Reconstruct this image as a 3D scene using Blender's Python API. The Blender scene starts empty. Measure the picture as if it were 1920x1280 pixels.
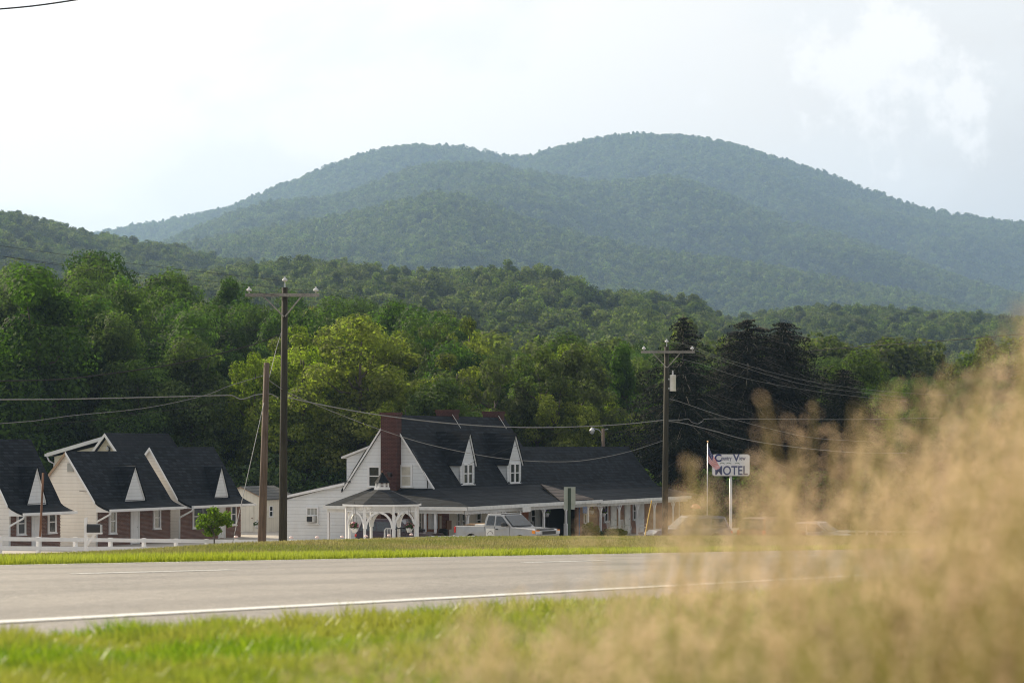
import bpy, bmesh, math, random
import numpy as np
from mathutils import Vector, Matrix, Euler
R = math.radians
random.seed(7); rng = np.random.default_rng(11)
SC = bpy.context.scene
COL = SC.collection
# ------------------------------------------------------------------ camera
F = 4533.0; CX = 960.0; HY = 835.0; EYE = 5.75
cam_d = bpy.data.cameras.new("camera"); cam = bpy.data.objects.new("camera", cam_d); COL.objects.link(cam)
SC.camera = cam
cam.location = (0, 0, EYE); cam.rotation_euler = (R(90), 0, 0)
cam_d.sensor_width = 36; cam_d.lens = 85.0
cam_d.shift_y = (HY - 640) / 1920.0
cam_d.clip_start = 0.05; cam_d.clip_end = 20000
cam_d.dof.use_dof = True; cam_d.dof.focus_distance = 135; cam_d.dof.aperture_fstop = 8.0
# ------------------------------------------------------------------ sun, sky
SUN_AZ, SUN_EL = -46.0, 29.0
sd = bpy.data.lights.new("sun", 'SUN'); sun = bpy.data.objects.new("sun", sd); COL.objects.link(sun)
sd.energy = 5.0; sd.angle = R(0.5); sd.color = (1.0, 0.86, 0.64)
sv = Vector((math.sin(R(SUN_AZ)) * math.cos(R(SUN_EL)), math.cos(R(SUN_AZ)) * math.cos(R(SUN_EL)), math.sin(R(SUN_EL))))
sun.rotation_euler = sv.to_track_quat('Z', 'Y').to_euler()
SC.view_settings.view_transform = 'Standard'; SC.view_settings.look = 'None'
SC.view_settings.exposure = 0.6; SC.view_settings.gamma = 1.0
world = bpy.data.worlds.new("World"); SC.world = world; world.use_nodes = True
nt = world.node_tree; N = nt.nodes; L = nt.links; N.clear()
def nd(t, **k):
    n = N.new(t)
    for a, b in k.items(): setattr(n, a, b)
    return n
sky = nd('ShaderNodeTexSky'); sky.sky_type = 'NISHITA'; sky.sun_disc = False
sky.sun_elevation = R(SUN_EL); sky.sun_rotation = R(SUN_AZ % 360); sky.air_density = 1.0; sky.dust_density = 3.0
tc = nd('ShaderNodeTexCoord')
# thin cloud veil: whiter towards the sun, thinner away from it
dotn = nd('ShaderNodeVectorMath', operation='DOT_PRODUCT'); dotn.inputs[1].default_value = (math.sin(R(-38)) * math.cos(R(27)), math.cos(R(-38)) * math.cos(R(27)), math.sin(R(27)))
L.new(tc.outputs['Generated'], dotn.inputs[0])
veil = nd('ShaderNodeMapRange'); veil.inputs[1].default_value = 0.40; veil.inputs[2].default_value = 0.86
veil.inputs[3].default_value = 0.0; veil.inputs[4].default_value = 1.0; veil.interpolation_type = 'SMOOTHSTEP'
L.new(dotn.outputs['Value'], veil.inputs[0])
mp = nd('ShaderNodeMapping'); mp.inputs['Scale'].default_value = (7, 7, 15); mp.inputs['Location'].default_value = (0.35, 0, 0.2)
L.new(tc.outputs['Generated'], mp.inputs[0])
no = nd('ShaderNodeTexNoise'); no.inputs['Scale'].default_value = 1.0; no.inputs['Detail'].default_value = 7; no.inputs['Roughness'].default_value = 0.55
no.inputs['Distortion'].default_value = 0.3
L.new(mp.outputs[0], no.inputs[0])
cr = nd('ShaderNodeMapRange'); cr.inputs[1].default_value = 0.47; cr.inputs[2].default_value = 0.62; cr.interpolation_type = 'SMOOTHSTEP'
L.new(no.outputs[0], cr.inputs[0])
# cloud colour (in sky-texture units; strength 0.1 below)
vc = nd('ShaderNodeMix', data_type='RGBA')
vc.inputs['A'].default_value = (4.45, 4.35, 4.3, 1); vc.inputs['B'].default_value = (10.2, 9.7, 9.1, 1)
L.new(veil.outputs[0], vc.inputs['Factor'])
cc = nd('ShaderNodeMix', data_type='RGBA'); cc.inputs['B'].default_value = (8.3, 8.15, 7.9, 1)
L.new(vc.outputs['Result'], cc.inputs['A']); 
cm = nd('ShaderNodeMath', operation='MULTIPLY'); cm.inputs[1].default_value = 0.62; L.new(cr.outputs[0], cm.inputs[0]); L.new(cm.outputs[0], cc.inputs['Factor'])
# a patch of small bright cumulus over the right end of the mountain
cd = nd('ShaderNodeVectorMath', operation='DISTANCE'); cd.inputs[1].default_value = tuple(Vector((.163, 1, .139)).normalized())
nrm = nd('ShaderNodeVectorMath', operation='NORMALIZE'); L.new(tc.outputs['Generated'], nrm.inputs[0]); L.new(nrm.outputs[0], cd.inputs[0])
cmask = nd('ShaderNodeMapRange'); cmask.inputs[1].default_value = 0.01; cmask.inputs[2].default_value = 0.12; cmask.inputs[3].default_value = .12; cmask.inputs[4].default_value = -.2; L.new(cd.outputs['Value'], cmask.inputs[0])
n3 = nd('ShaderNodeTexNoise'); n3.inputs['Scale'].default_value = 30; n3.inputs['Detail'].default_value = 9; n3.inputs['Roughness'].default_value = .6; L.new(nrm.outputs[0], n3.inputs[0])
ad = nd('ShaderNodeMath', operation='ADD'); L.new(n3.outputs[0], ad.inputs[0]); L.new(cmask.outputs[0], ad.inputs[1])
cu = nd('ShaderNodeMapRange'); cu.inputs[1].default_value = 0.54; cu.inputs[2].default_value = 0.67; cu.interpolation_type = 'SMOOTHSTEP'; L.new(ad.outputs[0], cu.inputs[0])
c5 = nd('ShaderNodeMix', data_type='RGBA'); c5.inputs['B'].default_value = (9.6, 9.2, 8.8, 1); L.new(cc.outputs['Result'], c5.inputs['A']); L.new(cu.outputs[0], c5.inputs['Factor'])
mx = nd('ShaderNodeMix', data_type='RGBA'); mx.inputs['Factor'].default_value = 0.96
L.new(sky.outputs[0], mx.inputs['A']); L.new(c5.outputs['Result'], mx.inputs['B'])
bg = nd('ShaderNodeBackground'); bg.inputs['Strength'].default_value = 0.088
L.new(mx.outputs['Result'], bg.inputs['Color'])
wo = nd('ShaderNodeOutputWorld'); L.new(bg.outputs[0], wo.inputs['Surface'])
cy = SC.cycles; cy.filter_width = 1.1
cy.use_denoising = True
cy.max_bounces = 6; cy.diffuse_bounces = 3; cy.glossy_bounces = 2; cy.transmission_bounces = 3; cy.transparent_max_bounces = 8
cy.volume_bounces = 1; cy.use_adaptive_sampling = True; cy.adaptive_threshold = 0.012
cy.caustics_reflective = False; cy.caustics_refractive = False; cy.sample_clamp_indirect = 4.0
# ------------------------------------------------------------------ frames
TH = R(24.1); S_, C_ = math.sin(TH), math.cos(TH); PHI = math.pi / 2 - TH
def W(px, py, Y): return Vector(((px - CX) / F * Y, Y, EYE + (HY - py) / F * Y))
def AB(a, b, z=0): return Vector((a * S_ - b * C_, a * C_ + b * S_, z))
def a_at(px, b): t = (px - CX) / F; Y = b / (S_ - t * C_); return Y * (C_ + t * S_)
def b_at(px, a): t = (px - CX) / F; Y = a / (t * S_ + C_); return Y * (S_ - t * C_)
def Y_ab(a, b): return a * C_ + b * S_
def z_at(py, Y): return EYE + (HY - py) / F * Y
def sm(x, a, b):
    t = np.clip((np.asarray(x, float) - a) / (b - a), 0, 1); return t * t * (3 - 2 * t)
def vnoise(x, y, seed=0):
    x = np.asarray(x, float); y = np.asarray(y, float)
    xi = np.floor(x).astype(np.int64); yi = np.floor(y).astype(np.int64); xf = x - xi; yf = y - yi
    def h(i, j):
        n = (i * 374761393 + j * 668265263 + seed * 982451653) & 0xffffffff
        n = ((n ^ (n >> 13)) * 1274126177) & 0xffffffff
        return ((n ^ (n >> 16)) & 0xffff) / 65535.0
    u = xf * xf * (3 - 2 * xf); v = yf * yf * (3 - 2 * yf)
    return (h(xi, yi) * (1 - u) + h(xi + 1, yi) * u) * (1 - v) + (h(xi, yi + 1) * (1 - u) + h(xi + 1, yi + 1) * u) * v
def fbm(x, y, o=4, seed=0):
    r = 0; am = 0.5
    for k in range(o): r = r + am * vnoise(x * 2 ** k, y * 2 ** k, seed + k); am *= .5
    return r
B0, B1 = 3.9, 15.0          # road between these b values
def gz(X, Y):
    """height of the ground"""
    X = np.asarray(X, float); Y = np.asarray(Y, float)
    a = X * S_ + Y * C_; b = -X * C_ + Y * S_
    zp = EYE - .3 - .0373 * Y
    berm = np.interp(a, [0, 33, 37, 42, 50, 70, 400], [-.2, -.19, -.07, .15, .25, .27, .29])
    z1 = zp + berm * sm(b, 15.2, 24)
    z1 = z1 + np.where((b > 3.7) & (b < 15.2), -.03, 0)
    off = np.interp(a, [0, 120, 150, 400], [-.42, -.42, -.2, -.2])
    low = zp + off
    floor = -6 + 6 * sm(b, 42, 52)
    z2 = np.maximum(low, floor)
    z2 = np.where(b > 60, np.maximum(z2, 0), z2)
    left = -np.clip(.0085 * Y - .29, .03, 1.2)
    wl = 1 - sm(a, 92, 112)
    z2 = np.where(b > 15, np.maximum(zp + left, 0) * wl + z2 * (1 - wl), z2)
    k = sm(b, 25, 42) * (1 - wl) + sm(b, 24, 29) * wl
    z = z1 * (1 - k) + z2 * k
    rise = sm(Y, 175, 330) * 7.0
    z = z + rise
    z = np.where(b < 0, np.minimum(z, EYE - .3 - .0373 * Y + 0.0), z)
    return np.clip(z, -14, 30)
def gzf(X, Y): return float(gz(X, Y))
# ------------------------------------------------------------------ mesh builder
class MB:
    def __init__(s): s.v = []; s.f = []
    def add(s, vs, fs):
        o = len(s.v); s.v += [tuple(p) for p in vs]; s.f += [tuple(i + o for i in f) for f in fs]; return s
    def box(s, x0, x1, y0, y1, z0, z1):
        return s.add([(x0,y0,z0),(x1,y0,z0),(x1,y1,z0),(x0,y1,z0),(x0,y0,z1),(x1,y0,z1),(x1,y1,z1),(x0,y1,z1)],
              [(0,3,2,1),(4,5,6,7),(0,1,5,4),(1,2,6,5),(2,3,7,6),(3,0,4,7)])
    def prism(s, pts, vec):
        n = len(pts); vec = Vector(vec); p = [Vector(q) for q in pts]
        return s.add(p + [q + vec for q in p], [tuple(range(n)), tuple(range(2*n-1, n-1, -1))] + [(i, i+n, (i+1) % n + n, (i+1) % n) for i in range(n)])
    def bar(s, p, q, w, h=None, up=(0,0,1)):
        p = Vector(p); q = Vector(q); h = h or w; d = (q - p).normalized(); u = Vector(up)
        r = d.cross(u)
        if r.length < 1e-4: r = d.cross(Vector((1,0,0)))
        r.normalize(); u = r.cross(d); r *= w/2; u *= h/2
        return s.prism([p - r - u, p + r - u, p + r + u, p - r + u], q - p)
    def tube(s, pts, r, n=8, cap=True):
        pts = [Vector(p) for p in pts]; rs = r if isinstance(r, (list, tuple)) else [r] * len(pts)
        vs = []; fs = []; ref = Vector((0,0,1))
        for i, p in enumerate(pts):
            d = (pts[min(i+1, len(pts)-1)] - pts[max(i-1, 0)]).normalized()
            a = d.cross(ref)
            if a.length < .05: a = d.cross(Vector((1,0,0)))
            a.normalize(); b = a.cross(d)
            for k in range(n):
                t = 2*math.pi*k/n; vs.append(p + (a*math.cos(t) + b*math.sin(t)) * rs[i])
        m = len(pts)
        for i in range(m-1):
            for k in range(n):
                fs.append((i*n+k, i*n+(k+1) % n, (i+1)*n+(k+1) % n, (i+1)*n+k))
        if cap: fs += [tuple(range(n-1, -1, -1)), tuple(range((m-1)*n, m*n))]
        return s.add(vs, fs)
    def lathe(s, prof, n=16, c=(0,0,0), axis='z'):
        vs = []; fs = []
        for r, h in prof:
            for k in range(n):
                t = 2*math.pi*k/n; x, y = r*math.cos(t), r*math.sin(t)
                p = (x, y, h) if axis == 'z' else ((h, x, y) if axis == 'x' else (x, h, y))
                vs.append((p[0]+c[0], p[1]+c[1], p[2]+c[2]))
        m = len(prof)
        for i in range(m-1):
            for k in range(n): fs.append((i*n+k, i*n+(k+1) % n, (i+1)*n+(k+1) % n, (i+1)*n+k))
        fs += [tuple(range(n-1,-1,-1)), tuple(range((m-1)*n, m*n))]
        return s.add(vs, fs)
    def build(s, name, mat, parent=None, smooth=False, bevel=0, seg=2, **tags):
        me = bpy.data.meshes.new(name); me.from_pydata(s.v, [], s.f); me.validate()
        bm = bmesh.new(); bm.from_mesh(me); bmesh.ops.recalc_face_normals(bm, faces=bm.faces)
        bm.to_mesh(me); bm.free()
        if smooth:
            me.polygons.foreach_set('use_smooth', [True]*len(me.polygons))
        o = bpy.data.objects.new(name, me); COL.objects.link(o)
        if mat: me.materials.append(mat)
        if parent is not None: o.parent = parent
        if bevel:
            m = o.modifiers.new('bevel', 'BEVEL'); m.width = bevel; m.segments = seg; m.limit_method = 'ANGLE'; m.angle_limit = R(35)
        for k, v in tags.items(): o[k] = v
        return o
def root(name, label, cat, loc=(0,0,0), rz=0, group=None):
    o = bpy.data.objects.new(name, None); COL.objects.link(o); o.location = loc; o.rotation_euler = (0,0,rz)
    o.empty_display_size = .3
    o['label'] = label; o['category'] = cat
    if group: o['group'] = group
    return o
def bulk(name, V, Fc, mat, parent=None, tint=None, **tags):
    """numpy vertex array, faces (n,k)"""
    me = bpy.data.meshes.new(name); n, k = Fc.shape
    me.vertices.add(len(V)); me.vertices.foreach_set('co', np.ascontiguousarray(V, np.float32).ravel())
    me.loops.add(n*k); me.loops.foreach_set('vertex_index', np.ascontiguousarray(Fc, np.int32).ravel())
    me.polygons.add(n); me.polygons.foreach_set('loop_start', np.arange(0, n*k, k, dtype=np.int32))
    me.update(calc_edges=True)
    if tint is not None:
        at = me.attributes.new('tint', 'FLOAT', 'FACE'); at.data.foreach_set('value', tint.astype(np.float32))
    if mat: me.materials.append(mat)
    if name is None: return me
    o = bpy.data.objects.new(name, me); COL.objects.link(o)
    if parent is not None: o.parent = parent
    for a, b in tags.items(): o[a] = b
    return o
# ------------------------------------------------------------------ materials
def mat_new(name):
    m = bpy.data.materials.new(name); m.use_nodes = True; m.node_tree.nodes.clear(); return m
class NT:
    def __init__(s, m): s.t = m.node_tree
    def n(s, t, ins=None, **k):
        x = s.t.nodes.new(t)
        for a, b in k.items(): setattr(x, a, b)
        for a, b in (ins or {}).items():
            if hasattr(b, 'is_linked') or isinstance(b, bpy.types.NodeSocket): s.t.links.new(b, x.inputs[a])
            else: x.inputs[a].default_value = b
        return x
    def math(s, op, a, b=None):
        x = s.n('ShaderNodeMath', operation=op)
        for i, v in enumerate((a, b)):
            if v is None: continue
            if isinstance(v, bpy.types.NodeSocket): s.t.links.new(v, x.inputs[i])
            else: x.inputs[i].default_value = v
        return x.outputs[0]
    def mix(s, f, a, b):
        x = s.n('ShaderNodeMix', data_type='RGBA')
        for i, v in (('Factor', f), ('A', a), ('B', b)):
            if isinstance(v, bpy.types.NodeSocket): s.t.links.new(v, x.inputs[i])
            elif i == 'Factor': x.inputs[i].default_value = v
            else: x.inputs[i].default_value = (*v, 1)
        return x.outputs['Result']
    def noise(s, vec, scale, detail=4, rough=.55):
        x = s.n('ShaderNodeTexNoise', {'Scale': scale, 'Detail': detail, 'Roughness': rough})
        if vec is not None: s.t.links.new(vec, x.inputs['Vector'])
        return x.outputs[0]
    def rng(s, v, a, b, c=0, d=1):
        x = s.n('ShaderNodeMapRange', {0: v, 1: a, 2: b, 3: c, 4: d}); return x.outputs[0]
    def obj(s): return s.n('ShaderNodeTexCoord').outputs['Object']
    def pos(s): return s.n('ShaderNodeNewGeometry').outputs['Position']
    def out(s, col, rough=.6, metal=0, bump=None, bstr=.4, spec=.5, bdist=.02):
        p = s.n('ShaderNodeBsdfPrincipled', {'Metallic': metal})
        p.inputs['Specular IOR Level'].default_value = spec
        for i, v in (('Base Color', col), ('Roughness', rough)):
            if isinstance(v, bpy.types.NodeSocket): s.t.links.new(v, p.inputs[i])
            else: p.inputs[i].default_value = (*v, 1) if i == 'Base Color' else v
        if bump is not None:
            b = s.n('ShaderNodeBump', {'Strength': bstr, 'Distance': bdist, 'Height': bump}); s.t.links.new(b.outputs[0], p.inputs['Normal'])
        o = s.n('ShaderNodeOutputMaterial', {'Surface': p.outputs[0]}); return p
def simple(name, col, rough=.5, metal=0, var=.12, scale=3, spec=.5):
    m = mat_new(name); t = NT(m); nz = t.noise(t.obj(), scale)
    c = t.mix(t.rng(nz, .3, .7), tuple(x*(1-var) for x in col), tuple(min(1, x*(1+var)) for x in col)); t.out(c, rough, metal, spec=spec); return m
def siding(name, col, sp=.2, dirt=.1):
    m = mat_new(name); t = NT(m); o = t.obj(); sep = t.n('ShaderNodeSeparateXYZ', {0: o})
    fr = t.math('FRACT', t.math('DIVIDE', sep.outputs[2], sp))
    groove = t.rng(fr, 0.0, .13, 1, 0)
    mpv = t.n('ShaderNodeMapping', {0: o, 'Scale': (1, 1, .35)}).outputs[0]
    nz = t.noise(mpv, 1.3, 6, .65)
    c = t.mix(t.rng(nz, .35, .75, 0, 1), col, tuple(x*(1-dirt) for x in (col[0], col[1]*.985, col[2]*.96)))
    c = t.mix(t.math('MULTIPLY', groove, .5), c, tuple(x*.3 for x in col))
    t.out(c, .45, bump=fr, bstr=.7, bdist=.03); return m
def boards(name, col, sp=.25):
    m = mat_new(name); t = NT(m); o = t.obj(); sep = t.n('ShaderNodeSeparateXYZ', {0: o})
    fr = t.math('FRACT', t.math('DIVIDE', t.math('ADD', sep.outputs[0], sep.outputs[1]), sp))
    groove = t.rng(fr, 0.0, .1, 1, 0)
    nz = t.noise(o, 2, 5)
    c = t.mix(t.rng(nz, .3, .8), col, tuple(x*.86 for x in col))
    c = t.mix(t.math('MULTIPLY', groove, .45), c, tuple(x*.3 for x in col))
    t.out(c, .5); return m
def brick(name, c1, c2, mortar, w=.24, h=.075):
    m = mat_new(name); t = NT(m); o = t.obj(); sep = t.n('ShaderNodeSeparateXYZ', {0: o})
    cb = t.n('ShaderNodeCombineXYZ', {0: t.math('ADD', sep.outputs[0], sep.outputs[1]), 1: sep.outputs[2]}).outputs[0]
    b = t.n('ShaderNodeTexBrick', {'Vector': cb, 'Scale': 1.0, 'Brick Width': w, 'Row Height': h, 'Mortar Size': .009,
         'Color1': (*c1, 1), 'Color2': (*c2, 1), 'Mortar': (*mortar, 1), 'Bias': -.1})
    nz = t.noise(o, 5, 5)
    c = t.mix(t.rng(nz, .35, .75, 0, .5), b.outputs[0], tuple(x*.35 for x in c1))
    t.out(c, .85, bump=t.math('SUBTRACT', 1.0, b.outputs[1]), bstr=.5, bdist=.01); return m
def shingle(name, c1, c2, c3):
    m = mat_new(name); t = NT(m); o = t.obj(); sep = t.n('ShaderNodeSeparateXYZ', {0: o})
    cb = t.n('ShaderNodeCombineXYZ', {0: t.math('ADD', sep.outputs[0], sep.outputs[1]), 1: sep.outputs[2]}).outputs[0]
    b = t.n('ShaderNodeTexBrick', {'Vector': cb, 'Scale': 1.0, 'Brick Width': .46, 'Row Height': .17, 'Mortar Size': .018, 'Mortar Smooth': .3,
         'Color1': (*c1, 1), 'Color2': (*c2, 1), 'Mortar': (*(x*.35 for x in c1), 1), 'Bias': 0})
    nz = t.noise(o, 1.1, 6, .6); n2 = t.noise(o, 40, 2)
    c = t.mix(t.rng(nz, .4, .8, 0, .55), b.outputs[0], c3)
    c = t.mix(t.rng(n2, .4, .7, 0, .5), c, tuple(x*.6 for x in c1))
    t.out(c, .75, bump=t.math('SUBTRACT', 1.0, b.outputs[1]), bstr=.8, bdist=.03, spec=.12); return m
def leafmat(name, dark, light, trans=.4, hue=.5):
    m = mat_new(name); t = NT(m)
    at = t.n('ShaderNodeAttribute', attribute_name='tint').outputs['Fac']
    oi = t.n('ShaderNodeObjectInfo').outputs['Random']
    c = t.mix(at, dark, light)
    hs = t.n('ShaderNodeHueSaturation', {'Hue': t.rng(oi, 0, 1, .485, .515), 'Saturation': t.rng(oi, 0, 1, .8, 1.05), 'Value': t.rng(t.math('FRACT', t.math('MULTIPLY', oi, 7.3)), 0, 1, .7, 1.25), 'Color': c}).outputs[0]
    d = t.n('ShaderNodeBsdfPrincipled', {'Base Color': hs, 'Roughness': .75}); d.inputs['Specular IOR Level'].default_value = .15
    tcol = t.mix(.5, (0,0,0), (0,0,0))
    hs2 = t.n('ShaderNodeMix', data_type='RGBA', blend_type='MULTIPLY'); hs2.inputs['Factor'].default_value = 1
    t.t.links.new(hs, hs2.inputs['A']); hs2.inputs['B'].default_value = (1.25, 1.6, .5, 1)
    tr = t.n('ShaderNodeBsdfTranslucent', {'Color': hs2.outputs['Result']})
    mx = t.n('ShaderNodeMixShader', {0: trans, 1: d.outputs[0], 2: tr.outputs[0]})
    t.n('ShaderNodeOutputMaterial', {'Surface': mx.outputs[0]}); return m
def grassmat(name, cols, trans=.45, big=.15, gloss=.35):
    """blades coloured by their tint and by a slow noise over the ground"""
    m = mat_new(name); t = NT(m)
    at = t.n('ShaderNodeAttribute', attribute_name='tint').outputs['Fac']
    c = t.mix(at, cols[0], cols[1])
    nz = t.noise(t.pos(), big, 4)
    c = t.mix(t.rng(nz, .42, .62), c, cols[2])
    d = t.n('ShaderNodeBsdfPrincipled', {'Base Color': c, 'Roughness': .4}); d.inputs['Specular IOR Level'].default_value = gloss
    tr = t.n('ShaderNodeBsdfTranslucent', {'Color': c})
    mx = t.n('ShaderNodeMixShader', {0: trans, 1: d.outputs[0], 2: tr.outputs[0]})
    t.n('ShaderNodeOutputMaterial', {'Surface': mx.outputs[0]}); return m
M = {}
M['white'] = simple('white_paint', (.76, .76, .76), .45, var=.05)
M['white2'] = simple('aged_white_paint', (.68, .68, .66), .5, var=.12)
M['siding'] = siding('white_siding', (.76, .79, .82), .2)
M['siding_bounce'] = siding('gravel_bounce_siding', (.82, .79, .75), .2)  # white siding with warm bounce light from the gravel put into the colour
M['cream'] = siding('cream_siding', (.8, .76, .65), .22)
M['cream_boards'] = boards('cream_boards', (.78, .73, .62), .28)
M['brick'] = brick('dark_red_brick', (.2, .06, .045), (.12, .035, .03), (.3, .24, .2))
M['brick_cabin'] = brick('cabin_brick', (.2, .08, .055), (.1, .045, .038), (.34, .29, .25))
M['chim'] = brick('chimney_brick', (.065, .018, .014), (.036, .012, .011), (.13, .06, .05))
M['shingle'] = shingle('dark_shingles', (.0035, .006, .009), (.024, .031, .041), (.009, .012, .017))
M['shingle_mid'] = shingle('weathered_shingles', (.014, .017, .022), (.03, .033, .04), (.009, .011, .015))
M['shingle_sunlit'] = shingle('sunlit_shingles', (.16, .13, .11), (.22, .18, .15), (.12, .1, .09))  # dark shingles with the sunlight on them put into the colour
M['grey_roof'] = shingle('grey_shingles', (.13, .13, .13), (.18, .18, .17), (.1, .1, .1))
M['rake'] = simple('rake_wood', (.34, .24, .16), .8)
M['glass'] = simple('window_glass', (.02, .025, .03), .08, spec=.8)
M['blind'] = simple('window_blind', (.55, .52, .44), .6)
M['lace'] = simple('window_curtain', (.35, .35, .32), .7)
M['dark'] = simple('bay_shade_black', (.012, .012, .012), .7)  # near black standing in for shade inside the open bay
M['metal'] = simple('galvanised_metal', (.5, .51, .52), .4, metal=.7)
M['black'] = simple('black_metal', (.015, .015, .017), .35)
M['door_brown'] = simple('brown_door', (.25, .12, .05), .5)
M['blue'] = simple('blue_paint', (.03, .12, .3), .5)
M['red'] = simple('red_plastic', (.6, .03, .02), .45)
M['orange'] = simple('orange_plastic', (.85, .28, .02), .45)
def wood(name, c1, c2, stretch=.06):
    m = mat_new(name); t = NT(m); mpv = t.n('ShaderNodeMapping', {0: t.obj(), 'Scale': (1, 1, stretch)}).outputs[0]
    nz = t.noise(mpv, 18, 6, .6); nb = t.noise(t.obj(), .8, 3)
    c = t.mix(t.rng(nz, .35, .65), c1, c2); c = t.mix(t.rng(nb, .45, .7, 0, .6), c, tuple(x*.45 for x in c1))
    t.out(c, .85, bump=nz, bstr=.5, bdist=.01); return m
M['pole_dark'] = wood('creosote_wood', (.022, .019, .013), (.045, .04, .024))
M['pole_brown'] = wood('weathered_pole_wood', (.08, .055, .038), (.17, .12, .09))
M['arm'] = wood('grey_wood', (.2, .19, .18), (.34, .32, .3), 1)
M['bark'] = wood('bark', (.06, .048, .036), (.14, .115, .09), .2)
M['rust'] = simple('rusty_metal', (.16, .075, .04), .8, var=.4)
M['porcelain'] = simple('white_porcelain', (.6, .61, .63), .3)
M['terracotta'] = simple('terracotta', (.42, .16, .09), .8)
# asphalt, lines, ground
def asphalt():
    m = mat_new('asphalt'); t = NT(m); p = t.pos(); fine = t.math('ADD', t.math('MULTIPLY', t.noise(p, 60, 3, .7), .6), t.math('MULTIPLY', t.noise(p, 13, 3, .7), .4))
    mpv = t.n('ShaderNodeMapping', {0: p, 'Rotation': (0, 0, TH), 'Scale': (1.0, .03, 1)}).outputs[0]
    band = t.noise(mpv, .9, 4, .6); big = t.noise(p, .35, 4)
    c = t.mix(t.rng(fine, .38, .62), (.07, .064, .058), (.36, .33, .295))
    c = t.mix(t.rng(band, .35, .7, 0, .55), c, (.29, .262, .232))
    bb = t.n('ShaderNodeSeparateXYZ', {0: t.n('ShaderNodeVectorRotate', {'Vector': p, 'Angle': -PHI}, rotation_type='Z_AXIS').outputs[0]}).outputs[1]
    wv = t.math('SINE', t.math('MULTIPLY', t.math('ADD', bb, t.math('MULTIPLY', big, .5)), 3.4))
    c = t.mix(t.rng(wv, .1, 1, 0, .25), c, (.075, .07, .066))
    c = t.mix(t.rng(big, .45, .75, 0, .35), c, (.07, .066, .06))
    pt = t.n('ShaderNodeTexVoronoi', {'Vector': mpv, 'Scale': .35})
    c = t.mix(t.math('MULTIPLY', t.math('LESS_THAN', pt.outputs['Distance'], .22), .3), c, (.05, .048, .045))
    vo = t.n('ShaderNodeTexVoronoi', {'Vector': p, 'Scale': 22.0})
    gl = t.math('LESS_THAN', vo.outputs['Distance'], .09)
    sel = t.math('GREATER_THAN', t.n('ShaderNodeSeparateColor', {0: vo.outputs['Color']}).outputs[0], .93)
    g = t.math('MULTIPLY', gl, sel)
    ro = t.math('SUBTRACT', .72, t.math('MULTIPLY', g, .5))
    t.out(c, ro, bump=fine, bstr=.6, bdist=.012, spec=.5); return m
M['asphalt'] = asphalt()
def linepaint():
    m = mat_new('road_line_paint'); t = NT(m); nz = t.noise(t.pos(), 30, 4, .7)
    c = t.mix(t.rng(nz, .52, .68), (.72, .72, .7), (.25, .24, .22)); t.out(c, .6); return m
M['line'] = linepaint()
def ground():
    m = mat_new('ground_soil_and_turf'); t = NT(m); p = t.pos(); n1 = t.noise(p, .25, 6, .6); n2 = t.noise(p, 9, 4, .7)
    c = t.mix(t.rng(n1, .4, .62), (.09, .1, .025), (.19, .16, .065))
    c = t.mix(t.rng(n2, .4, .7, 0, .6), c, (.07, .06, .035)); t.out(c, .95, bump=n2, bstr=.8, bdist=.04, spec=.1); return m
M['ground'] = ground()
def gravel():
    m = mat_new('pale_gravel'); t = NT(m); n1 = t.noise(t.pos(), 14, 5, .7); n2 = t.noise(t.pos(), .3, 4)
    c = t.mix(t.rng(n1, .35, .7), (.3, .27, .24), (.52, .48, .43)); c = t.mix(t.rng(n2, .4, .7, 0, .4), c, (.3, .27, .22))
    t.out(c, .9, bump=n1, bstr=.6, bdist=.02); return m
M['gravel'] = gravel()
def hillm():
    m = mat_new('forest_floor'); t = NT(m); n = t.noise(t.pos(), .08, 5)
    t.out(t.mix(n, (.02, .03, .012), (.05, .06, .02)), .95, spec=.1); return m
M['hill'] = hillm()
# ================================================================== ground, road, lot
def sheet(name, av, bv, zoff, mat, fn=None, **tags):
    A, B = np.meshgrid(av, bv, indexing='ij'); X = A*S_ - B*C_; Y = A*C_ + B*S_
    Z = (fn or gz)(X, Y) + zoff
    V = np.stack([X, Y, Z], -1).reshape(-1, 3); n, m = A.shape
    i, j = np.meshgrid(np.arange(n-1), np.arange(m-1), indexing='ij'); k = (i*m + j).ravel()
    Fc = np.stack([k, k+m, k+m+1, k+1], -1)
    o = bulk(name, V, Fc, mat, **tags)
    o.data.polygons.foreach_set('use_smooth', [True]*len(Fc)); return o
ga = np.concatenate([[-3000, -1500, -600, -250, -120, -60], np.arange(-40, 220, 2.0), [240, 280, 350, 500, 900, 1700, 3500, 5000]])
gb = np.concatenate([[-3500, -1500, -500, -200, -80, -30, -15, -8, -4, 0, 2, 3.5, 3.7, 10, 15.1, 15.3], np.arange(17, 60, 1.5), np.arange(60, 260, 4.0), [300, 400, 700, 1500, 2500, 4000]])
sheet('ground', ga, gb, 0, M['ground'], kind='structure')
plane = lambda X, Y: np.clip(EYE - .3 - .0373*np.asarray(Y, float), -30, 30)
ra = np.arange(-60, 330, 6.0)
sheet('road', ra, np.array([B0, 10, B1]), 0, M['asphalt'], plane, kind='structure')
sheet('road_edge_line', ra, np.array([4.96, 5.1]), .004, M['line'], plane, kind='structure')
sheet('far_road_edge_line', ra, np.array([14.62, 14.76]), .004, M['line'], plane, kind='structure')
a1 = a_at(140, 10.9); a2 = a_at(440, 10.9); per = (a_at(985, 10.9) - a1)
av = []
bm_ = MB()
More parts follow.
